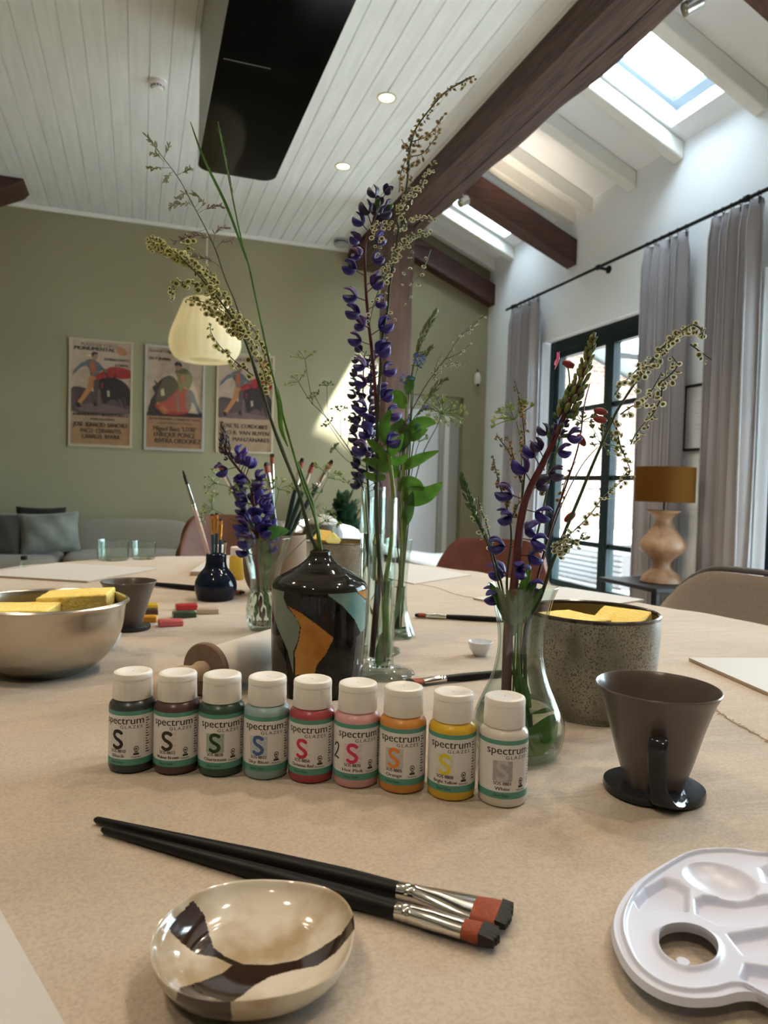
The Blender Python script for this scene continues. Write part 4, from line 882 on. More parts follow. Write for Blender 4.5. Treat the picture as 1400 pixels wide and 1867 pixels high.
# ---- speckled bowls
def speckled(name):
    m, n, l, b, o = new(name); b.inputs['Roughness'].default_value = .38; b.inputs['Coat Weight'].default_value = .25; b.inputs['Coat Roughness'].default_value = .15
    tc = n.new('ShaderNodeTexCoord'); a = n.new('ShaderNodeTexNoise'); a.inputs['Scale'].default_value = 18; a.inputs['Detail'].default_value = 5; l.new(tc.outputs['Object'], a.inputs[0])
    r = n.new('ShaderNodeValToRGB'); r.color_ramp.elements[0].position = .35; r.color_ramp.elements[1].position = .68; r.color_ramp.elements[0].color = (.13, .125, .095, 1); r.color_ramp.elements[1].color = (.36, .35, .29, 1); l.new(a.outputs[0], r.inputs[0])
    s_ = n.new('ShaderNodeTexNoise'); s_.inputs['Scale'].default_value = 620; s_.inputs['Detail'].default_value = 2; l.new(tc.outputs['Object'], s_.inputs[0])
    a2 = n.new('ShaderNodeMath'); a2.operation = 'MULTIPLY_ADD'; a2.inputs[1].default_value = .25; l.new(a.outputs[0], a2.inputs[0]); l.new(s_.outputs[0], a2.inputs[2])
    r2 = n.new('ShaderNodeValToRGB'); r2.color_ramp.elements[0].position = .665; r2.color_ramp.elements[1].position = .75; r2.color_ramp.elements[0].color = (0, 0, 0, 1); l.new(a2.outputs[0], r2.inputs[0])
    mx = n.new('ShaderNodeMix'); mx.data_type = 'RGBA'; l.new(r2.outputs[0], mx.inputs[0]); l.new(r.outputs[0], mx.inputs[6]); mx.inputs[7].default_value = (.085, .068, .048, 1); l.new(mx.outputs[2], b.inputs['Base Color']); return m
spk = speckled('speckled_glaze'); amb = M('amber_inner_glaze', (.12, .075, .03), .25, coat=.5, vary=(14, (.20, .125, .04), .3)); rimm = M('dark_rim_glaze', (.03, .022, .016), .2, coat=.5)
def speck_bowl(c, R, H, label):
    t = thing('speckled_bowl', label, 'bowl', c)
    pf = catmull([(.0005, .0, 0), (R*.72, 0, 0), (R*.80, H*.03, 0), (R*.90, H*.18, 0), (R*.965, H*.45, 0), (R, H*.80, 0), (R*1.003, H*.97, 0)], 6)
    mb = MB(); mb.lathe([(max(p.x, .0005), p.y) for p in pf], 88); mb.build('body', spk, t)
    mb = MB(); mb.lathe([(R*1.003, H*.965), (R*1.005, H*.99), (R*.985, H*1.0), (R*.96, H*.99), (R*.955, H*.965)], 88); mb.build('rim', rimm, t)
    mb = MB(); mb.lathe([(R*.955, H*.965), (R*.93, H*.6), (R*.86, H*.2), (R*.6, H*.07), (.0005, H*.06)], 88); mb.build('inner_glaze', amb, t)
BW = Vector((.440, .612, TZ)); speck_bowl(BW, .0665, .103, 'large speckled grey-green bowl behind the grey cup, holding sponges')
sponge((BW.x-.022, BW.y+.004, .838), (.052, .060, .018), (0, 0, .2), 'yellow sponge lying flat in the large speckled bowl')
sponge((BW.x+.030, BW.y-.008, .8395), (.040, .050, .018), (0, -.26, .55), 'yellow sponge tilted upward in the large speckled bowl')
B2 = Vector((.455, 1.62, TZ)); speck_bowl(B2, .082, .092, 'speckled bowl far back on the table behind the dark vase')
sponge((B2.x-.035, B2.y, .845), (.035, .06, .03), (0, .7, .3), 'yellow sponge corner standing up in the far speckled bowl')
# ---- small white bowls
def wbowl(c, R, label):
    pf = [(.0005, 0), (R*.45, 0), (R*.55, R*.12), (R*.85, R*.55), (R, R*1.15), (R*.96, R*1.17), (R*.8, R*.6), (R*.45, R*.2), (.0005, R*.16)]
    mb = MB(); mb.lathe(pf, 40); o = mb.build('small_bowl', M('white_porcelain', (.74, .78, .84), .2, coat=.5), loc=c); tag(o, label, 'bowl')
wbowl(Vector((-.036, .995, TZ)), .0175, 'tiny white porcelain bowl beside the steel bowl'); wbowl(Vector((.436, .850, TZ)), .0165, 'tiny white porcelain bowl beside the glass vase and the large speckled bowl')

# ---- rolling pin
D = Vector((.70, .714, 0)); dc = Vector((.0665, .7475, TZ+.0285)); S_ = Vector((-D.y, D.x, 0))
t = thing('rolling_pin', 'pale rolling pin with brown thickness disc lying behind the paint bottles', 'rolling pin', (dc.x, dc.y, TZ)); of = t.location
mb = MB(); ax0 = dc+D*.006+Vector((0, 0, -.0035)); mb.tube([ax0, ax0+D*.001, ax0+D*.215, ax0+D*.216], [.023, .0245, .0245, .023], 48, side=(0, 0, 1)); mb.build('roller', M('pale_roller', (.60, .57, .51), .6, vary=(20, (.66, .63, .57))), t, off=of)
mb = MB(); mb.tube([dc-D*.0005, dc+D*.001, dc+D*.0055, dc+D*.0065], [.0265, .028, .028, .0265], 56, side=(0, 0, 1)); mb.build('disc', MT['brownwood'], t, off=of)
mb = MB(); hs = [(0, .0095), (.006, .0105), (.012, .0085), (.018, .0085), (.03, .0115), (.06, .0125), (.078, .0118), (.085, .009), (.087, .004)]
mb.tube([dc-D*(.0005+a) for a, _ in hs], [b_ for _, b_ in hs], 32, side=(0, 0, 1)); mb.build('handle', M('tan_handle', (.40, .29, .20), .5, vary=(20, (.46, .34, .24))), t, off=of)

# ---- navy pot, tan pot
navy = M('navy_glaze', (.004, .008, .020), .08, coat=0, spec=.35, bump=(18, .05)); NP = Vector((.141, 1.373, TZ)); t = thing('brush_pot', 'small glossy navy pot holding fine brushes', 'pot', NP)
pf = catmull([(.0005, 0, 0), (.030, 0, 0), (.0345, .004, 0), (.0392, .020, 0), (.0385, .034, 0), (.031, .050, 0), (.0225, .060, 0), (.0195, .070, 0), (.0192, .083, 0), (.0185, .0865, 0), (.0165, .0865, 0), (.016, .07, 0), (.02, .055, 0), (.03, .03, 0), (.0005, .006, 0)], 4)
mb = MB(); mb.lathe([(max(p.x, .0005), p.y) for p in pf], 64); mb.build('body', navy, t)
TP = Vector((.262, 1.425, TZ)); t = thing('brush_pot', 'round-bottomed tan pot holding large brushes behind the crystal vase', 'pot', TP)
pf = catmull([(.0005, 0, 0), (.03, 0, 0), (.045, .006, 0), (.058, .03, 0), (.0635, .07, 0), (.0625, .118, 0), (.061, .12, 0), (.059, .115, 0), (.057, .05, 0), (.04, .012, 0), (.0005, .008, 0)], 4)
mb = MB(); mb.lathe([(max(p.x, .0005), p.y) for p in pf], 48); mb.build('body', M('tan_stoneware', (.19, .125, .085), .7, spec=.2, vary=(10, (.23, .155, .105))), t)

# ---- brushes
fer = M('nickel_ferrule', (.72, .70, .66), .14, 1); rustb = M('rust_bristles', (.22, .035, .010), .6, bump=(900, .4), vary=(400, (.30, .06, .02), .2)); dkb = M('dark_bristle_tip', (.012, .008, .006), .6)
def brush(tail, tip, label, hr=.0045, fl=.028, bl=.018, bw=.009, bt=.0028, handle=None, bristle=None, tipdark=.35, ferrule=None, side=None, group=None):
    tail, tip = Vector(tail), Vector(tip); d = (tip-tail).normalized(); L = (tip-tail).length; Z = side or d.cross(Vector((0, 0, 1))).normalized()
    t = thing('paint_brush', label, 'paintbrush', tail, group=group); of = t.location; fs_ = L-bl-fl
    hs = [(0, .25), (.01, .42), (.25, .62), (.6, .92), (.85, 1.0), (1, .82)]; mb = MB()
    mb.tube([tail+d*(fs_+.002)*a for a, _ in hs], [hr*b_ for _, b_ in hs], 14, side=Z); mb.build('handle', handle or MT['satinblack'], t, off=of)
    mb = MB(); q = [(0, hr*.84, 1), (.10, hr*.86, 1), (.12, hr*.94, 1), (.15, hr*.86, 1), (.20, hr*.86, 1), (.22, hr*.94, 1), (.25, hr*.88, 1), (.55, (hr+bw)/2, (bt+hr)/(hr+bw)), (.9, bw, bt/bw), (1, bw, bt/bw)]
    mb.tube([tail+d*(fs_+fl*a) for a, _, _ in q], [b_ for _, b_, _ in q], 24, flat=[c_ for _, _, c_ in q], side=Z); mb.build('ferrule', ferrule or fer, t, off=of)
    b0 = tail+d*(fs_+fl*.985); k = 1-tipdark; mb = MB()
    mb.tube([b0, b0+d*bl*.4, b0+d*bl*k], [bw*.96, bw*1.08, bw*1.08], 24, flat=[bt/bw*.96]*3, side=Z); bo_ = mb.build('bristles', bristle or rustb, t, off=of)
    mb = MB(); nb = 16
    for i in range(nb):
        u = (i+.5)/nb*2-1; w_ = bw*1.08/nb*1.7; e = bl*(1-.06*R_.random()-.08*abs(u)); s0 = b0+d*bl*k*.98+Z*u*bw*.98
        mb.tube([s0, b0+d*e+Z*u*bw*1.0], [w_, w_*.8], 6, flat=[bt/w_*.92, bt/w_*.7], side=Z)
    mb.build('bristle_tips', dkb, bo_, off=of)
def tz(px, py, h): return onz(px, py, TZ+h)
brush(tz(173, 1494, .003), tz(938, 1672, .006), 'wide flat black-handled brush lying in front, the upper of the touching pair', .0052, .042, .021, .0105, .0030)
brush(tz(186, 1512, .003), tz(914, 1712, .0062), 'narrower black-handled brush lying against the wide one, nearer the dish', .0050, .036, .019, .0060, .0042, tipdark=.5)
brush((.50, .752, TZ+.0048), (.286, .734, TZ+.0048), 'black-handled brush lying between the vase foot and the bottles', .0045, .03, .02, .007, .003)
brush((.72, .985, TZ+.0048), (.449, 1.124, TZ+.0048), 'black-handled rust brush lying on the cloth behind the glass vase', .0048, .035, .02, .0055, .004)
brush((-.06, 1.64, TZ+.0058), (.20, 1.41, TZ+.0058), 'thick black-handled brush lying beside the navy pot', .0058, .03, .02, .006, .004)
# standing brushes
pinkh = M('pale_pink_handle', (.62, .47, .42), .35, coat=.5); blueh = M('blue_handle', (.012, .07, .14), .25, coat=.5); goldf = M('gold_ferrule', (.75, .36, .04), .25, .9); orgb = M('orange_bristles', (.50, .18, .03), .6)
def stand(pot, foot, px, py, dz, label, **kw):
    foot = pot+Vector(foot); dd = (pot-CAMP).dot(FW)+dz; tip = dep(px, py, dd); brush(foot, tip, label, **kw)
stand(NP, (.010, 0, .01), 333, 857, -.02, 'tall thin brush with pale pink handle leaning from the navy pot', hr=.0042, fl=.05, bl=.028, bw=.0028, bt=.0028, handle=pinkh, bristle=dkb)
for (px, py, fx, lab) in ((387, 936, -.004, 'blue brush with gold ferrule, standing closest to the pink handle'), (395, 934, 0, 'blue brush with gold ferrule, middle of three in the navy pot'), (403, 945, .006, 'blue brush with gold ferrule, shortest of three in the navy pot')):
    stand(NP, (fx, .004, .01), px, py, 0, lab, hr=.003, fl=.028, bl=.012, bw=.003, bt=.003, handle=blueh, bristle=orgb, ferrule=goldf)
stand(NP, (.010, -.006, .01), 411, 985, 0, 'short grey brush at the edge of the navy pot', hr=.0028, fl=.02, bl=.012, bw=.0026, bt=.0026, handle=M('grey_handle', (.3, .3, .28), .4), bristle=M('grey_bristles', (.35, .34, .3), .6))
dgr = M('dark_green_handle', (.01, .03, .03), .3, coat=.4)
for (foot, px, py, dz, lab, bw) in (((.02, 0, .015), 398, 842, -.03, 'large rust brush leaning furthest out of the tan pot over the lupin', .008), ((.02, .01, .015), 486, 842, .02, 'rust flat brush with dark green handle in the tan pot', .008),
        ((0, .02, .015), 496, 826, .04, 'slender rust brush behind the flat rust brush in the tan pot', .004), ((.0, .01, .015), 552, 834, .0, 'broad rust brush with white ferrule in the tan pot', .010),
        ((-.015, -.01, .015), 572, 842, -.02, 'dark-tipped broad brush beside the grass stems in the tan pot', .010), ((-.03, .0, .015), 606, 838, .02, 'black-handled brush leaning toward the houseplant from the tan pot', .006)):
    stand(TP, foot, px, py, dz, lab, hr=.0055, fl=.04, bl=.024, bw=bw, bt=.005, handle=dgr)
# ---- chalk glaze blocks
for (px, py, col, nm, rot) in ((267, 1105, (.60, .42, .02), 'yellow', .1), (267, 1115, (.06, .03, .02), 'dark brown', 0), (264, 1128, (.75, .33, .02), 'orange', -.05), (340, 1106, (.42, .02, .03), 'red', .05), (336, 1120, (.02, .05, .025), 'dark green', .12), (311, 1135, (.55, .12, .13), 'pink', .05), (379, 1113, (.50, .42, .34), 'beige', -.1)):
    p = onz(px, py, TZ+.005); mb = MB(); n_ = 8
    mb.box((-.0185, -.010, 0), (.0185, .010, .0095)); o = mb.build('underglaze_pan', M('pan_'+nm.replace(' ', '_'), col, .35, coat=.3), loc=(p.x, p.y, TZ), bevel=.002); o.rotation_euler = (0, 0, rot); tag(o, nm+' underglaze colour block lying on the cloth beside the grey cup', 'colour block', 'underglaze colour blocks on the cloth')
    p2 = MB(); p2.box((-.0150, -.0068, .0095), (.0150, .0068, .0100)); p2.build('stamped_face', M('panface_'+nm.replace(' ', '_'), tuple(v*.8 for v in col), .5), o, bevel=.0004)

# ---- boards and papers
brd = M('white_board', (.52, .515, .50), .6, bump=(80, .05)); brde = M('board_edge', (.45, .36, .27), .8)
def board(A, Bv, Dv, h, label, name='canvas_board', z0=TZ+.0005):
    A, Bv, Dv = [Vector((p[0], p[1], 0)) for p in (A, Bv, Dv)]; Cv = Bv+Dv-A; q = [A, Bv, Cv, Dv]; c = (A+Cv)/2
    t = thing(name, label, 'board', (c.x, c.y, z0)); o = [p-c for p in q]
    mb = MB(); mb.add([(p.x, p.y, 0) for p in o]+[(p.x, p.y, h*.85) for p in o], [(3, 2, 1, 0), (0, 1, 5, 4), (1, 2, 6, 5), (2, 3, 7, 6), (3, 0, 4, 7)]); mb.build('core', brde, t, smooth=False)
    mb = MB(); mb.add([(p.x, p.y, h*.85) for p in o]+[(p.x, p.y, h) for p in o], [(4, 5, 6, 7), (0, 1, 5, 4), (1, 2, 6, 5), (2, 3, 7, 6), (3, 0, 4, 7)]); mb.build('face', brd, t, smooth=False)
board(onz(0, 1670), (onz(0, 1670)+(onz(110, 1867)-onz(0, 1670))*1.6), onz(0, 1670)+Vector((-.18, -.075, 0)), .003, 'white board just entering the picture at the near table edge beside the dish')
board((.702, .759), (.655, .530), (.930, .705), .004, 'white canvas board lying by the taupe chair beyond the grey cup')
board((-.1, 1.634), (.045, 1.855), (-.34, 1.778), .004, 'large white board on the far table end by the glass tumblers')
board((.118, 1.73), (.19, 2.02), (.30, 1.68), .010, 'stack of white sheets behind the navy pot')
board((.812, 1.645), (.745, 1.93), (.60, 1.51), .002, 'white sheet in front of the white daybed beyond the flared vase')
board((.642, 1.289), (.93, 1.40), (.71, 1.10), .003, 'white sheet partly under view behind the large speckled bowl')
# ---- tumblers, tiny bottle
def tumbler(c, R, H, label):
    mb = MB(); mb.lathe([(.0005, 0), (R*.86, 0), (R*.93, .003), (R, H), (R*.97, H), (R*.90, .006), (.0005, .006)], 40); o = mb.build('glass_tumbler', MT['glass'], loc=c); tag(o, label, 'glass')
tumbler(onz(206, 1021), .043, .056, 'wide clear glass tumbler at the far table edge'); tumbler(onz(262, 1019), .033, .050, 'narrower clear glass tumbler beside the wide one at the far edge')
t = thing('cruet_bottle', 'tiny glass bottle with dark cap at the far table corner', 'bottle', (-.262, 1.92, TZ)); mb = MB(); mb.lathe([(.0005, 0), (.009, 0), (.010, .003), (.010, .018), (.006, .022)], 20); mb.build('body', MT['glass'], t)
mb = MB(); mb.lathe([(.007, .021), (.008, .022), (.008, .030), (.0005, .031)], 20); mb.build('cap', MT['satinblack'], t)

# ---- palette
def build_palette():
    U = lambda px, py: onz(px, py, .761)
    vis = [(1400, 1553), (1330, 1545), (1265, 1549), (1215, 1572), (1160, 1608), (1128, 1650), (1119, 1690), (1132, 1735), (1160, 1775), (1205, 1805), (1255, 1818), (1305, 1817), (1345, 1808), (1375, 1809), (1405, 1824)]
    W = [U(*p) for p in vis]; rest = [(.262, .205), (.275, .186), (.305, .178), (.345, .180), (.395, .200), (.425, .235), (.425, .275), (.395, .302)]
    out = [p.xy for p in catmull([(p.x, p.y, 0) for p in W]+[(a, b, 0) for a, b in rest], 14, True)]
    hole = [p.xy for p in catmull([(U(*p).x, U(*p).y, 0) for p in ((1200, 1716), (1203, 1698), (1222, 1688), (1250, 1686), (1280, 1694), (1302, 1710), (1310, 1730), (1303, 1750), (1280, 1762), (1250, 1764), (1222, 1752), (1206, 1736))], 6, True)]
    hc = Vector((sum(p.x for p in hole)/len(hole), sum(p.y for p in hole)/len(hole)))
    def hit(P, a):
        dx, dy = math.cos(a), math.sin(a); best = 1
        for i in range(len(P)):
            p, q = P[i]-hc, P[(i+1) % len(P)]-hc; e = q-p; den = dx*e.y-dy*e.x
            if abs(den) < 1e-12: continue
            tt = (p.x*e.y-p.y*e.x)/den; u = (p.x*dy-p.y*dx)/den
            if tt > 0 and -1e-6 <= u <= 1+1e-6: best = min(best, tt)
        return best
    wells = [[(U(*p).x, U(*p).y) for p in P] for P in ([(1168, 1655), (1160, 1640), (1178, 1618), (1213, 1597), (1232, 1602), (1252, 1615), (1251, 1657)], [(1270, 1636), (1284, 1629), (1340, 1636), (1400, 1628), (1440, 1625), (1440, 1676), (1370, 1682), (1310, 1680), (1272, 1662)],
              [(1330, 1700), (1400, 1688), (1440, 1684), (1440, 1730), (1358, 1735)], [(1362, 1754), (1400, 1760), (1440, 1765), (1440, 1800), (1382, 1790), (1352, 1778)], [(1392, 1580), (1410, 1570), (1450, 1575), (1450, 1610), (1400, 1605)])]
    cc = U(1313, 1600); NA, NR = 400, 170; sm = lambda a: max(0, min(1, a))**2*(3-2*max(0, min(1, a)))
    HR = [hit(hole, 2*PI*i/NA) for i in range(NA)]; OR = [hit(out, 2*PI*i/NA) for i in range(NA)]; vs = []
    for j in range(NR+1):
        for i in range(NA):
            a = 2*PI*i/NA; r = HR[i]+(OR[i]-HR[i])*j/NR; x, y = hc.x+r*math.cos(a), hc.y+r*math.sin(a); te, th = OR[i]-r, r-HR[i]
            h = .0100+.0024*math.exp(-((te-.0045)/.0012)**2)+.0008*sm((.004-te)/.003)
            h += .0022*math.exp(-(th/.0016)**2)
            for P in wells: h -= .0048*sm(.5-sdpoly(x, y, P)/.0032)
            q = math.hypot(x-cc.x, y-cc.y)/.0170
            if q < 1.1: h -= .0060*max(0, 1-(q/1.1)**2)**.75
            vs.append((x, y, h))
    fs = [(j*NA+i, j*NA+(i+1) % NA, (j+1)*NA+(i+1) % NA, (j+1)*NA+i) for j in range(NR) for i in range(NA)]
    b0 = len(vs)
    for i in range(NA): a = 2*PI*i/NA; r = OR[i]+.0012; vs.append((hc.x+r*math.cos(a), hc.y+r*math.sin(a), .0075))
    for i in range(NA): a = 2*PI*i/NA; r = OR[i]-.0006; vs.append((hc.x+r*math.cos(a), hc.y+r*math.sin(a), .0070))
    for i in range(NA): a = 2*PI*i/NA; r = HR[i]-.0004; vs.append((hc.x+r*math.cos(a), hc.y+r*math.sin(a), .0075))
    for i in range(NA): i2 = (i+1) % NA; fs += [(NR*NA+i, NR*NA+i2, b0+i2, b0+i), (b0+i, b0+i2, b0+NA+i2, b0+NA+i), (i, i2, b0+2*NA+i2, b0+2*NA+i)]
    mb = MB(); mb.add(vs, fs); o = mb.build('paint_palette', M('palette_plastic', (.60, .63, .76), .30, spec=.5, bump=(700, .03), sub=.1), loc=(0, 0, TZ), off=(0, 0, 0), angle=70)
    s = o.modifiers.new('s', 'SOLIDIFY'); s.thickness = .0012; s.offset = -1
    f = MB()
    for q in ((.24, .255), (.30, .23), (.35, .29), (.38, .23)): f.tube([(q[0], q[1], 0), (q[0], q[1], .0085)], .003, 10)
    f.build('support_pegs', o.data.materials[0], o)
    tag(o, 'white plastic mixing palette with thumb hole and moulded wells', 'palette')
build_palette()

# ---- glass vases
waterm, n, l, b, o_ = new('vase_water'); b.inputs['Base Color'].default_value = (.95, .985, .96, 1); b.inputs['Roughness'].default_value = 0; b.inputs['Transmission Weight'].default_value = 1; b.inputs['IOR'].default_value = 1.33
glassm, n, l, b, o_ = new('solid_glass'); b.inputs['Base Color'].default_value = (.93, .98, .96, 1); b.inputs['Roughness'].default_value = 0; b.inputs['Transmission Weight'].default_value = 1; b.inputs['IOR'].default_value = 1.48
def vase(c, prof, wl, label, base=None, ribs=None, th=.0016, water_fn=None):
    t = thing('glass_vase', label, 'vase', c); P = catmull([(r, z, 0) for r, z in prof], 8); P = [(p.x, p.y) for p in P]
    inn = [(max(r-th, .0005), z) for r, z in P if z > P[0][1]+.003]
    H = P[-1][1]; mb = MB(); fn = ribs
    mb.lathe(P+[(P[-1][0]-.0003, H+.0008), (P[-1][0]-th+.0002, H+.0006)]+inn[::-1], 72, fn=fn); mb.build('glass_body', MT['glass'], t)
    zb = .0075; wp = [(.0005, zb), (max(.001, inn[3][0]*.7), zb)]
    wpts = [(r-.0008, z) for r, z in inn if zb+.003 < z < wl]
    mb = MB(); mb.lathe([(.0005, zb+.0005), (wpts[0][0]*.85, zb+.001)]+wpts+[(wpts[-1][0], wl), (.0005, wl-.0004)], 72, fn=fn); mb.build('water', waterm, t, angle=60)
    if base: mb = MB(); mb.lathe(base, 72); mb.build('foot', MT['glass'], t, angle=60)
    return t
VD = Vector((.306, .522, TZ))
vase(VD, [(.022, .002), (.030, .001), (.0355, .008), (.0385, .022), (.0365, .036), (.0300, .052), (.0235, .068), (.0198, .086), (.0195, .100), (.0215, .116), (.0255, .133), (.0296, .1431)], .044, 'clear bulb-shaped glass vase of wildflowers behind the white paint bottle', [(.0005, 0), (.024, 0), (.029, .002), (.030, .0045), (.022, .006), (.0005, .0065)])
VB = Vector((.275, .796, TZ)); ft = [(.0005, .0), (.0415, .0), (.0427, .0012), (.0415, .0028), (.030, .0042), (.019, .0068), (.0168, .0095), (.0168, .0145), (.015, .0155), (.0005, .0152)]
vase(VB, [(.0168, .0155), (.0168, .06), (.0168, .12), (.0167, .2096)], .1125, 'tall narrow cylinder glass vase on a round foot beside the dark patchwork vase', ft)
VB2 = Vector((.298, .905, TZ)); vase(VB2, [(.0168, .0155), (.0168, .06), (.0168, .12), (.0167, .222)], .160, 'tall cylinder glass vase hidden behind its twin, next to the flared vase', ft)
VC = Vector((.366, .985, TZ)); vase(VC, [(.0265, .0), (.0272, .004), (.0235, .014), (.0175, .035), (.0142, .06), (.0140, .085), (.0158, .11), (.0185, .13), (.0212, .1459)], .075, 'slim flared glass vase with a faceted foot holding large green leaves', [(.0005, .0), (.023, .0), (.024, .004), (.018, .010), (.0005, .012)],
     ribs=lambda a, z: 1+.045*max(0, 1-z/.05)*math.cos(10*a)+.012*math.cos(10*a))
VE = Vector((.183, 1.076, TZ)); vase(VE, [(.018, .0), (.0235, .006), (.0262, .025), (.0250, .045), (.0215, .062), (.0215, .078), (.0250, .095), (.0320, .118), (.0385, .141)], .060, 'cut crystal vase with a purple lupin beside the dark patchwork vase', [(.0005, .0), (.018, .0), (.020, .004), (.014, .008), (.0005, .009)],
     ribs=lambda a, z: 1+(.05*math.cos(14*a)*math.cos(z*190) if z < .06 else .028*math.cos(12*a)))

# ================================================================== FLOWERS
stem_g = leafmat('stem_green', (.05, .13, .02), (.12, .24, .04), .15); stem_d = M('stem_dark', (.035, .055, .022), .6); stem_p = M('stem_purple', (.10, .022, .025), .5); stem_y = leafmat('stem_light', (.20, .32, .08), (.28, .40, .12), .2)
leaf_g = leafmat('leaf_fresh', (.05, .14, .015), (.09, .22, .025), .35); leaf_d = leafmat('leaf_dark', (.04, .10, .02), (.07, .17, .04), .35)
pet_p = leafmat('petal_purple', (.026, .020, .20), (.060, .035, .32), .25); pet_d = leafmat('petal_dark', (.022, .018, .07), (.05, .03, .12), .15); pet_m = leafmat('petal_mauve', (.10, .045, .18), (.06, .04, .26), .25)
seed_o = leafmat('seed_wing', (.50, .50, .16), (.64, .60, .28), .4); seed_i = M('seed_core', (.10, .10, .03), .7); seed_w = leafmat('seed_wing_pale', (.55, .55, .34), (.66, .63, .42), .4); seed_r = leafmat('seed_reddish', (.30, .17, .08), (.42, .32, .12), .3)
umb_g = leafmat('umbel_green', (.30, .40, .13), (.42, .50, .22), .3); umb_d = leafmat('umbel_dark', (.10, .16, .06), (.2, .26, .1), .3); blue_m = leafmat('petal_blue', (.06, .12, .50), (.10, .22, .62), .3); pink_m = leafmat('petal_pink', (.62, .10, .20), (.72, .20, .30), .3); dred_m = leafmat('bud_red', (.22, .025, .03), (.32, .05, .05), .3)
def depthof(c): return (Vector(c)-CAMP).dot(FW)
def route(vc, foot, pts, dz0=0, dz1=0, n=6):
    """stem centre line: foot inside the vase, then photo points spread over real depth"""
    d0 = depthof(vc); out = [Vector(vc)+Vector(foot)] if foot is not None else []; m_ = len(pts)
    for i, (x, y) in enumerate(pts): out.append(dep(x, y, d0+dz0+(dz1-dz0)*i/max(1, m_-1)))
    return catmull(out, n)
def plant(name, label, cat, pts, r0, r1, mat, group=None, seg=8):
    t = thing({'lupin_stem': 'lupin', 'delphinium_stem': 'delphinium', 'dock_stem': 'dock', 'reed_stem': 'reed', 'umbel_stem': 'umbel_flower', 'leafy_stem': 'leafy_sprig', 'cut_stem': 'green_stalk', 'campion_stem': 'campion', 'bud_stem': 'bud_sprig'}.get(name, name), label, cat, pts[0], group=group); n_ = len(pts); mb = MB(); mb.tube(pts, [r0+(r1-r0)*i/(n_-1) for i in range(n_)], seg); mb.build('stem', mat, t, off=t.location, angle=80); return t
def cumlen(pts):
    L = [0]
    for i in range(1, len(pts)): L.append(L[-1]+(pts[i]-pts[i-1]).length)
    return L
def along(pts, f):
    L = cumlen(pts); d = L[-1]*f
    for i in range(1, len(pts)):
        if L[i] >= d: k = (d-L[i-1])/max(1e-9, L[i]-L[i-1]); return pts[i-1].lerp(pts[i], k), (pts[i]-pts[i-1]).normalized()
    return pts[-1], (pts[-1]-pts[-2]).normalized()
def rnd_dir(rr): 
    z = rr.uniform(-1, 1); a = rr.uniform(0, 2*PI); q = math.sqrt(1-z*z); return Vector((q*math.cos(a), q*math.sin(a), z))
def wing(mb, c, r, nrm_, mi_o=0, mi_i=1):
    """winged dock fruit: thin papery ring round a dark swollen nut"""
    q = nrm_.to_track_quat('Z', 'Y').to_matrix(); n = 9; vs = []
    for k in range(n):
        a = 2*PI*k/n; w_ = 1+.12*math.cos(2*a)
        for rr_, zz in ((r*w_, 0), (r*.62*w_, .22*r)): vs.append(c+q @ Vector((rr_*math.cos(a), rr_*math.sin(a), zz)))
    mb.add(vs, [(2*k, 2*((k+1) % n), 2*((k+1) % n)+1, 2*k+1) for k in range(n)], mi_o)
    mb.ball(c, (r*.60, r*.60, r*.42), nrm_, 7, 4, mi_i)
def sorrel(t, branches, r, dens, mats, seed=1, spread=2.0, sub=None, stemr=.0005, d0=None, dvar=.02):
    """branches: list of photo polylines; each becomes a side_branch part with its own seed cluster"""
    rr = random.Random(seed); of = t.location; sm_ = sub or stem_d
    for bi, (pts, dd, den) in enumerate(branches):
        m_ = len(pts); P = catmull([dep(x, y, d0+dd+dvar*(i/max(1, m_-1)-.3)*rr.uniform(.2, 1)) for i, (x, y) in enumerate(pts)], 6)
        mb = MB(); n_ = len(P); mb.tube(P, [stemr*(1.3-.6*i/n_) for i in range(n_)], 5); bo_ = mb.build('side_branch', sm_, t, off=of)
        L = cumlen(P)[-1]; N = max(3, int(L*dens*den)); mb = MB(); tw = MB()
        for k in range(N):
            f = .04+.96*(k+rr.random()*.8)/N; p, tg = along(P, min(.999, f)); dn = rnd_dir(rr); dn = (dn-tg*dn.dot(tg)).normalized(); dn.z -= .45
            rad = r*rr.uniform(.75, 1.15)*(1-.35*f*f); c = p+dn*rad*rr.uniform(.8, spread); wing(mb, c, rad, (rnd_dir(rr)-FW*.9).normalized()); tw.tube([p, c], r*.09, 3, cap=False)
        mb.build('seed_cluster', mats, bo_, off=of, angle=30); tw.build('pedicels', sm_, bo_, off=of)
def leaf(t, P, w_, mat, name='leaf', fold=.25, tooth=.0, off=None, upv=None):
    P = catmull(P, 6); n_ = len(P); vs = []; up = upv or -FW
    for i, p in enumerate(P):
        f = i/(n_-1); tg = (P[min(i+1, n_-1)]-P[max(i-1, 0)]).normalized(); s = tg.cross(up).normalized(); nn = s.cross(tg).normalized()
        ww = w_*(math.sin(PI*min(1, f**.75))**.85)*(1+tooth*((i % 2)*2-1))+.0003
        for k in range(-3, 4): u = k/3; vs.append(p+s*(ww*u)+nn*(fold*ww*(u*u-.4)))
    fs = [(i*7+k, i*7+k+1, (i+1)*7+k+1, (i+1)*7+k) for i in range(n_-1) for k in range(6)]; mb = MB(); mb.add(vs, fs); return mb.build(name, mat, t, off=t.location, angle=180)
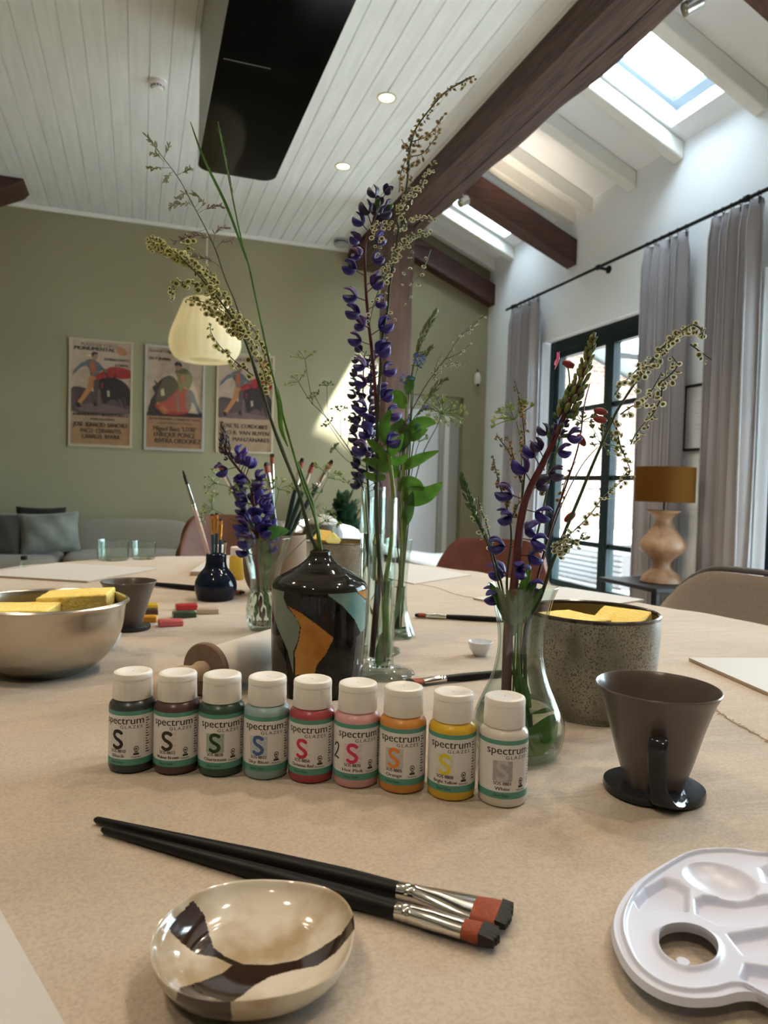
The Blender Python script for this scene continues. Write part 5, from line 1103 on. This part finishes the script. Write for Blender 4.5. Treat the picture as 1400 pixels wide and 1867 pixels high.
def floret_mesh(name, sc, mats):
    """pea-type floret pointing along +X, base at origin: pedicel, two banner lobes, keel"""
    mb = MB(); mb.tube([(-.25*sc, 0, -.02*sc), (.35*sc, 0, .05*sc)], .03*sc, 5, mi=1)
    def pod(c0, c1, wd, th, bend, mi=0):
        pts = catmull([c0, ((c0[0]+c1[0])/2, (c0[1]+c1[1])/2, (c0[2]+c1[2])/2+bend), c1], 4); n_ = len(pts); mb.tube(pts, [max(.02*sc, wd*math.sin(PI*(.12+.83*i/(n_-1)))) for i in range(n_)], 8, mi=mi, flat=[th]*n_, side=(0, 1, 0))
    pod((.3*sc, 0, .05*sc), (1.02*sc, 0, -.02*sc), .27*sc, .8, -.14*sc)       # keel
    pod((.3*sc, .06*sc, .08*sc), (1.0*sc, .25*sc, .28*sc), .24*sc, .35, .16*sc, 2)   # banner lobes
    pod((.3*sc, -.06*sc, .08*sc), (.92*sc, -.25*sc, .40*sc), .24*sc, .35, .18*sc, 2)
    me_o = mb.build(name, mats); me = me_o.data; bpy.data.objects.remove(me_o); return me
fl_p = floret_mesh('lupin_floret', .0125, [pet_p, stem_p, pet_p]); fl_m = floret_mesh('lupin_floret', .0125, [pet_p, stem_p, pet_m]); fl_d = floret_mesh('dark_floret', .0105, [pet_d, stem_d, pet_d]); fl_b = floret_mesh('lupin_bud', .0095, [leaf_d, stem_g, pet_m])
def florets(t, P, f0, f1, n, meshes, scale0=1.0, scale1=.8, seed=1, name='floret', side_bias=0.0, tilt=.35):
    rr = random.Random(seed)
    for k in range(n):
        f = f0+(f1-f0)*(k+.3*rr.random())/n; p, tg = along(P, f); a = k*2.39996+rr.uniform(-.3, .3)
        s1 = tg.orthogonal().normalized(); s2 = tg.cross(s1); d = (s1*math.cos(a)+s2*math.sin(a)); 
        if side_bias: d = (d - FW*d.dot(FW)*side_bias).normalized() if (d-FW*d.dot(FW)*side_bias).length > .2 else RT
        d = (d+tg*tilt).normalized(); o = bpy.data.objects.new(name, rr.choice(meshes)); C.objects.link(o); o.parent = t; o.location = p-t.location+d*(.25*.0125*scale0)
        x = d; z = (tg-x*tg.dot(x)).normalized(); y = z.cross(x); mm = Matrix((x, y, z)).transposed().to_4x4()
        o.rotation_euler = mm.to_euler(); s = (scale0+(scale1-scale0)*k/n)*rr.uniform(.85, 1.15); o.scale = (s,)*3
def buds_cone(t, P, f0, f1, n, r, mat, seed=1, w0=.006):
    rr = random.Random(seed); mb = MB()
    for k in range(n):
        u = k/n; p, tg = along(P, f0+(f1-f0)*u); s1 = tg.orthogonal().normalized(); s2 = tg.cross(s1); a = k*2.39996; d = s1*math.cos(a)+s2*math.sin(a); w_ = w0*(1-.75*u)
        mb.ball(p+d*w_, (r*(1-.5*u)*.75, r*(1-.5*u)*.75, r*(1-.4*u)*1.6), (tg+d*.45).normalized(), 7, 5)
    mb.build('bud_cone', mat, t, off=t.location)
def umbel(t, root, tip, R, n, mat, seed=1, dens=7, seedr=.0009, stemm=None, flat=.35, nm='umbel'):
    """rays from tip, each with an umbellet of small elongated fruits; axis from root to tip"""
    rr = random.Random(seed); ax = (tip-root).normalized(); s1 = ax.orthogonal().normalized(); s2 = ax.cross(s1); mb = MB(); ms = MB()
    for k in range(n):
        a = k*2.39996; q = math.sqrt((k+.5)/n); e = tip+(s1*math.cos(a)+s2*math.sin(a))*R*q+ax*(R*flat*(1.4-q*q*.6))
        ms.tube(catmull([tip, (tip+e)/2+ax*R*.05, e], 3), .00035, 4)
        for j in range(dens):
            d = (rnd_dir(rr)*.8+(e-tip).normalized()).normalized(); e2 = e+d*R*.16*rr.uniform(.6, 1.2); ms.tube([e, e2], .0002, 3, cap=False)
            mb.ball(e2, (seedr, seedr, seedr*2.6), d, 5, 4)
    so = ms.build(nm, stemm or stem_g, t, off=t.location); mb.build('fruits', mat, so, off=t.location)

# --- dark patchwork vase: reed, dock, panicle grass
d0 = depthof(VA)
P = route(VA, (.0, 0, .10), [(577, 1006), (562, 968), (545, 899), (505, 798), (474, 700), (460, 657), (437, 600), (403, 551), (363, 503), (330, 470)], 0, -.03)
t = plant('dock_stem', 'tall yellow-green dock stem arching toward the pendant lamp from the dark patchwork vase', 'flower stem', P, .0022, .0008, stem_d)
sorrel(t, [([(400, 545), (375, 512), (340, 470), (300, 455), (268, 438)], -.02, 2.2), ([(345, 480), (320, 462), (290, 440), (268, 432)], -.01, 2.4), ([(300, 450), (285, 440), (272, 455)], 0, 2.2), ([(380, 520), (350, 517), (322, 514), (313, 530), (314, 548)], .01, 1.7), ([(437, 600), (420, 560), (395, 520), (365, 488)], -.01, 1.8),
    ([(400, 560), (385, 540), (385, 500), (375, 485)], .01, 1.4), ([(450, 620), (425, 585), (385, 555), (340, 546)], -.02, 1.7), ([(445, 610), (425, 595), (395, 575), (365, 556)], .0, 1.8), ([(462, 685), (430, 660), (400, 630), (384, 604), (386, 590)], .02, .9), ([(462, 660), (455, 610), (435, 575), (413, 563)], .01, 1.2),
    ([(492, 700), (484, 655), (468, 610), (445, 580)], .02, 1.2), ([(486, 720), (484, 690), (470, 650)], .0, .8), ([(335, 440), (345, 430), (342, 460), (360, 470)], .02, 1.0)],
    .0038, 300, [seed_o, seed_i], seed=3, d0=d0, spread=1.7)
P = route(VA, (.004, .002, .10), [(582, 1004), (573, 940), (545, 860), (501, 700), (470, 560), (453, 481), (440, 437), (420, 340), (404, 260), (397, 222)], 0, -.02)
t = plant('reed_stem', 'tall dark green reed crossing the black hood above the dark patchwork vase', 'flower stem', P, .0017, .0006, stem_g)
leaf(t, [dep(453, 484, d0), dep(415, 380, d0-.02), dep(372, 290, d0-.03), dep(347, 222, d0-.04)], .0012, leaf_d, 'blade', .5)
mb = MB(); rr = random.Random(4); Q = catmull([dep(422, 345, d0-.01), dep(408, 275, d0-.015), dep(396, 224, d0-.02)], 8)
for k in range(34): p, tg = along(Q, k/34); mb.ball(p+rnd_dir(rr)*.0012, (.0007, .0007, .0035), (tg+rnd_dir(rr)*.2), 5, 4)
mb.build('seed_head', leaf_d, t, off=t.location)
leaf(t, [dep(501, 700, d0), dep(510, 740, d0-.01), dep(512, 780, d0-.01), dep(525, 815, d0)], .0026, leaf_g, 'sheath', .3)
P = route(VA, (-.004, .002, .10), [(574, 1004), (550, 915), (520, 830), (484, 738), (462, 670), (434, 566), (411, 509), (389, 446), (354, 377), (326, 326), (294, 283), (263, 243)], 0, .02)
t = plant('panicle_grass', 'fine panicle grass with small feathery spikelets reaching over the white ceiling boards', 'grass stem', P, .0012, .0003, stem_d)
def panicle(t, branches, d0, seed, mat):
    rr = random.Random(seed)
    for pts in branches:
        Q = catmull([dep(x, y, d0+.01*rr.uniform(-1, 1)) for x, y in pts], 6); mb = MB(); mb.tube(Q, .00022, 4); bo_ = mb.build('side_branch', stem_d, t, off=t.location); mb = MB(); L = cumlen(Q)[-1]; N = int(5+L*340)
        for k in range(N):
            f = .35+.65*k/N; p, tg = along(Q, min(.999, f)); d = (tg+rnd_dir(rr)*.8).normalized(); mb.ball(p+d*.003, (.0009, .0007, .0030), d, 5, 4)
        mb.build('spikelets', mat, bo_, off=t.location)
panicle(t, [[(294, 283), (280, 262), (266, 246)], [(300, 295), (283, 280), (275, 278)], [(298, 290), (305, 275), (308, 266)], [(312, 306), (290, 306), (268, 306)], [(316, 312), (305, 322), (300, 330)], [(322, 320), (338, 312), (350, 308)], [(350, 372), (335, 352), (312, 378)], [(354, 377), (340, 370), (318, 376)], [(356, 378), (365, 362), (350, 352)], [(360, 385), (370, 372), (368, 365)]], d0+.015, 9, leafmat('spikelet_green', (.20, .22, .12), (.3, .32, .18), .3))
panicle(t, [[(362, 388), (385, 377), (405, 376)], [(389, 446), (395, 420), (415, 414)], [(395, 452), (405, 442), (425, 438)], [(400, 470), (375, 430), (315, 440)], [(375, 418), (355, 425), (335, 435)], [(405, 490), (385, 475), (355, 465)]], d0+.015, 10, leafmat('spikelet_mauve', (.20, .13, .13), (.30, .22, .2), .3))
P = route(VA, (.006, -.003, .10), [(586, 1006), (570, 920), (556, 880), (542, 842)], 0, 0); plant('cut_stem', 'short cut green stem beside the reed in the dark patchwork vase', 'flower stem', P, .0020, .0016, stem_g)

# --- cylinder vase: tall purple lupin, dark delphinium, tall dock
d0 = depthof(VB)
P = route(VB, (-.008, 0, .02), [(692, 1050), (686, 940), (688, 850), (687, 760), (680, 660), (671, 577), (666, 507), (666, 446), (680, 405), (696, 362)], 0, -.02)
t = plant('lupin_stem', 'tall purple lupin standing in front of the brown timber post', 'flower stem', P, .0030, .0012, stem_p)
florets(t, P, .42, .94, 28, [fl_p, fl_p, fl_m], 1.85, 1.7, 2, side_bias=.6); florets(t, P, .93, 1.0, 8, [fl_d, fl_b], 1.9, 1.5, 5, 'bud', tilt=.9)
d1 = depthof(VB2)
P = route(VB2, (-.006, 0, .02), [(676, 1050), (674, 960), (672, 905), (668, 836), (662, 760), (663, 663), (668, 640)], 0, .02)
t = plant('delphinium_stem', 'dark indigo flower spike silhouetted against the bright wall patch', 'flower stem', P, .0022, .0008, stem_d)
florets(t, P, .50, 1.0, 54, [fl_d], 1.7, 1.3, 7, side_bias=.6)
P = route(VB, (.004, .002, .015), [(700, 1100), (690, 1000), (686, 850), (692, 690), (699, 602), (707, 562), (710, 522), (718, 476), (731, 388), (742, 334), (746, 281), (753, 249), (766, 222), (806, 174), (840, 150), (865, 138)], 0, -.05)
t = plant('dock_stem', 'tallest dock stem, its pale seeds crossing the dark ceiling beam', 'flower stem', P, .0024, .0006, stem_d)
sorrel(t, [([(742, 300), (748, 262), (762, 228), (790, 190), (806, 172)], -.04, 1.5), ([(790, 186), (815, 165), (840, 152), (865, 138)], -.05, 1.3), ([(742, 275), (736, 262), (732, 254)], -.04, 1.1), ([(752, 258), (775, 250), (795, 232), (812, 206)], -.04, 1.3), ([(745, 285), (770, 280), (795, 250), (803, 238)], -.03, .9), ([(742, 330), (750, 300), (765, 295)], -.03, 1.3), ([(728, 350), (730, 320), (738, 295)], -.04, 1.2)],
    .0030, 230, [seed_r, seed_i], seed=21, d0=d0, spread=1.8)
sorrel(t, [([(730, 390), (738, 370), (765, 340), (785, 305), (797, 292)], -.03, 1.5), ([(725, 400), (728, 375), (745, 350), (770, 340)], -.03, 1.7), ([(720, 425), (745, 400), (775, 398), (792, 393)], -.03, 1.7), ([(680, 425), (690, 410), (712, 408), (728, 405)], -.04, 1.7), ([(683, 418), (688, 440), (690, 458)], -.04, 1.3), ([(715, 470), (735, 440), (765, 425), (786, 422)], -.02, 1.7), ([(700, 508), (712, 485), (728, 455), (748, 430)], -.03, 2.0), ([(696, 515), (706, 495), (700, 480)], -.03, 1.5),
    ([(738, 440), (752, 465), (740, 490), (728, 520)], -.02, .45), ([(785, 455), (770, 495), (750, 520), (745, 550), (738, 560)], -.02, .4), ([(690, 530), (680, 560), (672, 600)], -.03, .5), ([(706, 520), (700, 560), (722, 588)], -.03, .4)], .0030, 260, [seed_w, seed_i], seed=22, d0=d0, spread=1.9)
P = route(VB, (.008, -.003, .02), [(700, 1090), (712, 1000), (718, 920), (712, 850), (705, 800)], 0, 0); t = plant('leafy_stem', 'thick pale green stem with small leaves inside the front cylinder vase', 'flower stem', P, .0034, .0022, stem_y)
for (a, b, c_, w_) in (((705, 860), (685, 845), (660, 838), .006), ((704, 850), (690, 820), (668, 800), .006), ((706, 830), (722, 815), (735, 790), .006), ((704, 870), (680, 870), (662, 862), .005), ((706, 810), (700, 780), (712, 745), .007), ((708, 840), (730, 840), (744, 828), .005)):
    leaf(t, [dep(*a, d0), dep(*b, d0-.01), dep(*c_, d0-.015)], w_, leaf_g)
leaf(t, [dep(690, 1212, d0), dep(694, 1180, d0), dep(697, 1150, d0)], .004, leaf_g, 'submerged_leaf')
P = route(VB2, (.002, 0, .02), [(672, 1000), (664, 900), (643, 832), (615, 789), (590, 756), (567, 734)], 0, .02)
t = plant('umbel_stem', 'airy pale umbel flower reaching in front of the bright wall patch', 'flower stem', P, .0010, .0005, stem_d)
for k, (x, y, R) in enumerate(((556, 648, .018), (545, 690, .018), (596, 700, .010), (575, 720, .010), (620, 745, .012), (640, 765, .010), (600, 770, .010), (612, 815, .008))):
    root, _ = along(P, .99-.045*k if k > 1 else .99); tp_ = dep(x, y, d1+.02*(k % 3-1)); mb = MB(); mb.tube(catmull([root, root.lerp(tp_, .5)+Vector((0, 0, -.004)), tp_-Vector((0, 0, R*.3))], 4), .0004, 5); mb.build('side_stem', stem_d, t, off=t.location); umbel(t, root, tp_-Vector((0, 0, R*.3)), R*.9, 7, umb_g if k < 2 else umb_d, k, 6, .0008)

# --- flared vase: leaves, forget-me-nots, foxtails, thin dock
d0 = depthof(VC)
P = route(VC, (-.006, 0, .008), [(728, 1080), (732, 1000), (733, 900), (738, 800), (742, 720)], 0, 0); t = plant('leafy_stem', 'pale green stem with broad pointed leaves in the flared vase', 'flower stem', P, .0030, .0018, stem_y)
for pts, w_, m_ in ((((734, 905), (752, 905), (780, 900), (807, 879)), .015, leaf_g), (((733, 900), (740, 882), (760, 885), (772, 895)), .011, leaf_g), (((730, 855), (752, 843), (775, 832), (800, 822)), .008, leaf_g), (((738, 790), (760, 775), (780, 770), (795, 772)), .010, leaf_g), (((720, 825), (738, 800), (735, 780), (728, 760)), .010, leaf_d), (((738, 745), (728, 728), (718, 720), (708, 722)), .010, leaf_g), (((745, 800), (760, 795), (780, 782)), .006, leaf_g), (((735, 960), (745, 930), (752, 895)), .008, leaf_d), (((728, 870), (712, 850), (705, 825)), .008, leaf_g), (((737, 770), (715, 790), (700, 815)), .009, leaf_d), (((742, 720), (748, 695), (758, 690)), .007, leaf_d)):
    leaf(t, [dep(x, y, d0-.004*i) for i, (x, y) in enumerate(pts)], w_, m_)
def forget(vc, foot, pts, heads, label, seed):
    dd = depthof(vc); P = route(vc, foot, pts, 0, 0); t = plant('forget_me_not', label, 'flower stem', P, .0016, .0008, stem_g); rr = random.Random(seed)
    for (x, y, n, R) in heads:
        c = dep(x, y, dd-.005)
        for k in range(n):
            d = rnd_dir(rr); d = (d-FW*.5).normalized(); p = c+rnd_dir(rr)*R; q = d.to_track_quat('Z', 'Y').to_matrix(); mb = MB()
            for j in range(5): a = 2*PI*j/5; mb.ball(p+q @ Vector((.0021*math.cos(a), .0021*math.sin(a), 0)), (.0019, .0014, .0005), None, 6, 4, 0); 
            mb.ball(p+d*.0006, .0007, None, 6, 4, 1); mb.build('blossom', [blue_m, seed_w], t, off=t.location)
        mb = MB()
        for k in range(n//2): p = c+rnd_dir(rr)*R*1.3; mb.tube([c-Vector((0, 0, R)), p], .0004, 4); mb.ball(p, (.0012, .0012, .0022), rnd_dir(rr), 6, 4)
        mb.build('buds', leaf_d, t, off=t.location)
forget(VC, (0, .003, .01), [(735, 1000), (745, 860), (750, 760), (755, 700), (762, 670)], [(763, 657, 18, .009), (737, 690, 7, .006), (752, 690, 4, .004)], 'blue forget-me-not stem beside the timber post in the flared vase', 3)
forget(VC, (.004, -.002, .01), [(738, 1000), (742, 900), (752, 820), (758, 790)], [(760, 780, 5, .005), (778, 742, 4, .004), (745, 768, 3, .004)], 'short forget-me-not stem among the broad leaves of the flared vase', 4)
def spike(vc, foot, pts, r, label, f0=.8, mat=None, n=40, sm_=None):
    P = route(vc, foot, pts, 0, 0); t = plant('grass_spike', label, 'grass stem', P, .0010, .0004, sm_ or stem_d); rr = random.Random(n); mb = MB()
    for k in range(n): u = k/n; p, tg = along(P, min(.999, f0+(1-f0)*u)); d = rnd_dir(rr); d = (d-tg*d.dot(tg)).normalized(); w_ = r*math.sin(PI*(.15+.8*u)); mb.ball(p+d*w_*.8, (r*.28, r*.28, r*.75), (tg+d*.45).normalized(), 6, 4)
    mb.build('seed_head', mat or leaf_d, t, off=t.location)
fox = leafmat('foxtail_green', (.13, .17, .06), (.22, .26, .10), .3)
spike(VC, (.002, .004, .01), [(732, 1000), (740, 880), (748, 760), (752, 680), (764, 630), (780, 595), (798, 563)], .0058, 'upright foxtail grass spike against the olive wall in the flared vase', .86, fox, 60)
spike(VC, (-.002, .004, .01), [(730, 1000), (725, 900), (735, 800), (775, 735), (800, 700), (817, 690)], .0050, 'leaning foxtail spike in front of the white door frame', .90, fox, 36)
spike(VC, (.0, .001, .01), [(734, 1000), (728, 900), (738, 780), (755, 660), (775, 645), (790, 630)], .0050, 'small foxtail spike just above the blue blossoms', .93, fox, 30)
spike(VC, (-.003, .001, .01), [(734, 1000), (735, 900), (745, 800), (768, 748), (792, 746)], .0030, 'thin foxtail spike lying level above the broad leaves', .92, fox, 20)
P = route(VC, (-.005, -.002, .01), [(728, 1040), (715, 920), (718, 830), (735, 780), (775, 705), (815, 650), (840, 612), (870, 585), (886, 572)], 0, -.03)
t = plant('dock_stem', 'thin dark dock stem leaning toward the white alarm sensor', 'flower stem', P, .0012, .0004, stem_p)
sorrel(t, [([(850, 605), (868, 590), (886, 572)], -.03, 1.0), ([(822, 640), (835, 615), (850, 600)], -.03, .4), ([(812, 655), (840, 642), (862, 622)], -.03, .35), ([(815, 668), (830, 662), (850, 666)], -.02, .7), ([(790, 690), (805, 672), (815, 662)], -.02, .8), ([(790, 685), (797, 660), (805, 645)], -.02, .6)], .0026, 220, [seed_w, seed_i], seed=31, d0=d0, spread=1.6)
P = route(VC, (.004, 0, .01), [(740, 1000), (752, 900), (770, 830), (795, 780), (805, 755)], 0, .03); t = plant('umbel_stem', 'flat pale green umbel in front of the white door top', 'flower stem', P, .0011, .0006, stem_d)
umbel(t, P[-4], P[-1], .036, 30, umb_g, 5, 10, .0011, flat=.20)
P = route(VC, (.001, .002, .01), [(738, 1000), (748, 880), (757, 830), (764, 806)], 0, .0); t = plant('bud_stem', 'thin stem with a fan of dark green buds behind the broad leaves', 'flower stem', P, .0009, .0005, stem_d)
umbel(t, P[-3], P[-1], .014, 8, umb_d, 6, 2, .0012, flat=.6)

# --- crystal vase: lupin leaning over, umbels
d0 = depthof(VE)
P = route(VE, (.0, 0, .012), [(470, 1060), (468, 974), (462, 917), (455, 880), (437, 858), (415, 828), (408, 800), (405, 768)], 0, -.03)
t = plant('lupin_stem', 'drooping purple lupin in the crystal vase overlapping the posters', 'flower stem', P, .0030, .0012, stem_p)
florets(t, P, .30, .80, 32, [fl_p, fl_p, fl_m], 2.3, 1.8, 12, side_bias=.4); florets(t, P, .80, .93, 12, [fl_d], .9, .7, 13, 'bud', tilt=.8); buds_cone(t, P, .86, .995, 36, .0030, leafmat('lupin_bud_grey', (.10, .10, .09), (.2, .2, .14), .2), w0=.008)
for k, (foot, pts, R, lab) in enumerate((((.01, 0, .01), [(480, 1060), (490, 970), (500, 930), (508, 893)], .026, 'pale green umbel over the lupin flowers of the crystal vase'), ((-.01, 0, .01), [(474, 1060), (470, 960), (455, 925), (445, 895)], .022, 'pale green umbel at the base of the drooping lupin'),
      ((-.012, .0, .01), [(472, 1060), (458, 972), (420, 945), (388, 928)], .024, 'wispy umbel reaching out over the blue brushes'), ((.014, 0, .01), [(485, 1060), (520, 990), (570, 920), (598, 872)], .030, 'wispy umbel reaching behind the reed stems toward the houseplant'),
      ((.012, .004, .01), [(486, 1060), (530, 1010), (570, 970), (592, 950)], .026, 'low wispy umbel above the far speckled bowl'), ((.01, .01, .01), [(480, 1060), (520, 1000), (545, 950), (556, 900)], .024, 'dense green umbel between the brushes of the tan pot'), ((-.010, .004, .01), [(474, 1060), (466, 960), (440, 900), (392, 880)], .020, 'thin umbel in front of the tall pink brush'))):
    P = route(VE, foot, pts, 0, .02*(k-2)); t = plant('umbel_stem', lab, 'flower stem', P, .0009, .0005, stem_g); umbel(t, P[-4], P[-1], R, 11, umb_g if k != 5 else umb_d, 40+k, 7, .0011, flat=.3)
P = route(VE, (.006, -.006, .01), [(482, 1060), (490, 1000), (498, 975)], 0, 0); t = plant('leafy_stem', 'broad dark green leaf stem at the rim of the crystal vase', 'flower stem', P, .0015, .001, stem_g)
leaf(t, [dep(480, 985, d0), dep(500, 970, d0-.02), dep(528, 968, d0-.03)], .010, leaf_d); leaf(t, [dep(486, 1040, d0), dep(484, 1010, d0-.01), dep(474, 985, d0-.02)], .010, leaf_d)

# --- bulb vase: lupin going to seed, docks, pink campion
d0 = depthof(VD)
P = route(VD, (-.012, 0, .012), [(926, 1160), (934, 1090), (938, 1060), (949, 953), (963, 899), (991, 842), (1013, 796), (1041, 731), (1060, 690), (1072, 650), (1084, 606)], 0, -.02)
t = plant('lupin_stem', 'thick-stemmed fading lupin with green tip in the bulb vase before the glass doors', 'flower stem', P, .0046, .0014, stem_p)
florets(t, P, .33, .60, 12, [fl_p, fl_m, fl_p], 1.75, 1.6, 31, side_bias=.7, tilt=-.15); florets(t, P, .60, .76, 8, [fl_m, fl_d], 1.6, 1.4, 35, 'fading_floret', side_bias=.7, tilt=.5); florets(t, P, .72, .86, 16, [fl_b], .95, .75, 36, 'bud', tilt=.9); buds_cone(t, P, .80, .995, 60, .0030, leafmat('lupin_bud_green', (.16, .20, .05), (.26, .30, .10), .3), w0=.0075)
P = route(VD, (.008, -.002, .015), [(958, 1160), (985, 1090), (1013, 1010), (1052, 917), (1081, 846), (1113, 774), (1131, 739), (1177, 671), (1224, 617), (1256, 594), (1275, 598), (1281, 612)], 0, -.04)
t = plant('dock_stem', 'arching dock stem crossing the curtain above the table lamp', 'flower stem', P, .0018, .0005, stem_d)
sorrel(t, [([(1150, 710), (1180, 670), (1224, 620), (1256, 595)], -.03, 1.5), ([(1200, 640), (1235, 610), (1262, 592), (1281, 602), (1280, 612)], -.04, 1.7), ([(1259, 628), (1275, 640), (1297, 656)], -.04, .55), ([(1131, 756), (1150, 742), (1177, 728), (1195, 700), (1206, 680)], -.03, 1.1), ([(1120, 720), (1135, 700), (1160, 675), (1180, 650)], -.02, 1.1), ([(1200, 700), (1225, 680), (1235, 665), (1225, 650)], -.04, 1.3), ([(1206, 700), (1205, 725), (1190, 755), (1180, 768)], -.04, 1.2),
    ([(1150, 810), (1160, 790), (1180, 765), (1190, 750)], -.03, .9), ([(1113, 760), (1125, 785), (1130, 810), (1140, 835), (1148, 860), (1130, 880), (1110, 895)], -.03, 1.3), ([(1034, 978), (1060, 955), (1081, 931), (1100, 905), (1116, 892)], -.01, .9), ([(1013, 1010), (1030, 1000), (1055, 985), (1070, 970)], -.01, 2.2), ([(1010, 1000), (1020, 990), (1035, 975), (1045, 985)], -.02, 2.4)], .0029, 330, [seed_w, seed_i], seed=51, d0=d0, spread=1.7)
P = route(VD, (.004, .004, .02), [(950, 1150), (975, 1070), (1005, 960), (1030, 890), (1055, 810), (1065, 740), (1075, 700)], 0, .02)
t = plant('dock_stem', 'slender dock stem with red flushed pods in front of the glass doors', 'flower stem', P, .0013, .0005, stem_p)
sorrel(t, [([(1020, 925), (1030, 880), (1050, 840)], .01, .9), ([(990, 900), (996, 870), (1000, 845)], .01, 1.1)], .0022, 280, [seed_r, seed_i], seed=55, d0=d0)
for (x, y, x2, y2) in ((1052, 790, 1068, 815), (1085, 748, 1105, 752), (1078, 762, 1110, 768), (1030, 950, 1048, 935)):
    mb = MB(); mb.ball(dep((x+x2)/2, (y+y2)/2, d0+.01), (.0032, .0032, .0062), dep(x2, y2, d0+.01)-dep(x, y, d0+.01), 8, 6); mb.build('red_bud', dred_m, t, off=t.location)
P = route(VD, (.0, .004, .02), [(945, 1150), (960, 1050), (985, 950), (1005, 860), (1030, 760), (1038, 700), (1035, 668)], 0, .01)
t = plant('campion_stem', 'pink campion bloom next to the green lupin tip', 'flower stem', P, .0011, .0006, stem_g)
mb = MB(); mb.tube([dep(1046, 668, d0+.01), dep(1036, 664, d0+.01), dep(1026, 660, d0+.01)], [.0022, .0034, .0018], 10); mb.build('calyx', dred_m, t, off=t.location)
c = dep(1019, 657, d0+.008); ax = (dep(1000, 655, d0)-dep(1040, 662, d0)).normalized(); s1 = ax.orthogonal().normalized(); s2 = ax.cross(s1)
for k in range(5): a = 2*PI*k/5+.3; d = s1*math.cos(a)+s2*math.sin(a); leaf(t, [c, c+d*.004+ax*.001, c+d*.0085+ax*.002], .0034, pink_m, 'petal', .1, upv=ax)
for pts, br, sd, lab in (([(925, 1150), (913, 1060), (891, 989), (866, 935), (852, 900), (841, 868)], [([(885, 985), (868, 945), (855, 905), (841, 868)], 0, 1.1), ([(900, 1010), (888, 960), (875, 925), (872, 905)], .01, .8)], 61, 'dock stem leaning out toward the flared vase'),
      ([(930, 1150), (932, 1060), (945, 960), (956, 870), (957, 810), (950, 740), (938, 694)], [([(957, 830), (956, 790), (950, 740), (938, 694)], 0, 1.3), ([(950, 880), (940, 850), (925, 820), (910, 800), (905, 790)], .01, 1.4), ([(948, 870), (935, 830), (925, 795)], .0, 1.5)], 62, 'upright dock stem in front of the white wall corner'),
      ([(928, 1150), (924, 1060), (932, 980), (925, 930), (913, 892), (902, 850), (898, 830)], [([(925, 925), (913, 892), (902, 850), (898, 830)], 0, 1.5), ([(930, 950), (945, 920), (945, 900)], 0, 1.2)], 63, 'short dock stem with olive seeds above the bulb vase rim')):
    P = route(VD, (-.008, .003, .02), pts, 0, .01); t = plant('dock_stem', lab, 'flower stem', P, .0013, .0004, stem_d); sorrel(t, br, .0022, 330, [seed_r if sd != 61 else seed_w, seed_i], seed=sd, d0=d0, spread=1.7)
spike(VD, (-.01, .0, .02), [(925, 1150), (905, 1050), (885, 980), (862, 930), (845, 880), (840, 862)], .0036, 'narrow green grass spike farthest from the lamp in the bulb vase', .80, leaf_d, 50)
P = route(VD, (-.004, .004, .02), [(940, 1150), (945, 1020), (952, 880), (948, 800), (942, 770)], 0, .02); t = plant('umbel_stem', 'small pale umbel before the white wall above the bulb vase', 'flower stem', P, .0009, .0005, stem_g); umbel(t, P[-4], dep(938, 765, d0+.02), .019, 12, umb_g, 71, 7, .0010, flat=.35)
P = route(VD, (.006, .006, .02), [(955, 1150), (985, 1040), (1020, 930), (1060, 850), (1090, 815)], 0, .03); t = plant('umbel_stem', 'wispy dark umbel seen against the bright glass doors', 'flower stem', P, .0009, .0004, stem_d); umbel(t, P[-5], dep(1095, 810, d0+.03), .018, 12, umb_d, 72, 6, .0009, flat=.3); umbel(t, P[-9], dep(1060, 770, d0+.03), .014, 9, umb_d, 73, 6, .0009, flat=.3)
P = route(VD, (-.002, -.008, .02), [(935, 1200), (932, 1150), (930, 1110)], 0, 0); t = plant('lupin_leaf', 'folded palmate lupin leaf standing inside the bulb vase neck', 'leaf', P, .0012, .001, stem_g); r0 = dep(931, 1140, d0-.012)
for (x, y) in ((893, 1062), (905, 1070), (925, 1075), (950, 1075), (975, 1062), (988, 1072)): leaf(t, [r0, r0.lerp(dep(x, y, d0-.012), .55)+Vector((0, -.002, 0)), dep(x, y, d0-.012)], .0040, leaf_d, 'leaflet', .4)
P = route(VD, (.004, -.014, .012), [(958, 1330), (950, 1250), (945, 1180), (955, 1080), (968, 1040)], -.012, -.01); t = plant('leafy_stem', 'green leafy stem in the bulb vase with one blade under water', 'flower stem', P, .0014, .001, stem_g)
leaf(t, [dep(935, 1160, d0), dep(952, 1085, d0-.008), dep(965, 1030, d0-.01)], .0052, leaf_g, fold=.4)
leaf(t, [VD+Vector((-.004, -.012, .012)), VD+Vector((.010, -.016, .022)), VD+Vector((.022, -.010, .034))], .0100, leaf_g, 'submerged_leaf', .2)
leaf(t, [VD+Vector((-.006, -.006, .070)), VD+Vector((-.002, -.010, .055)), VD+Vector((.004, -.012, .040))], .0050, leaf_d, 'lower_leaf', .3)
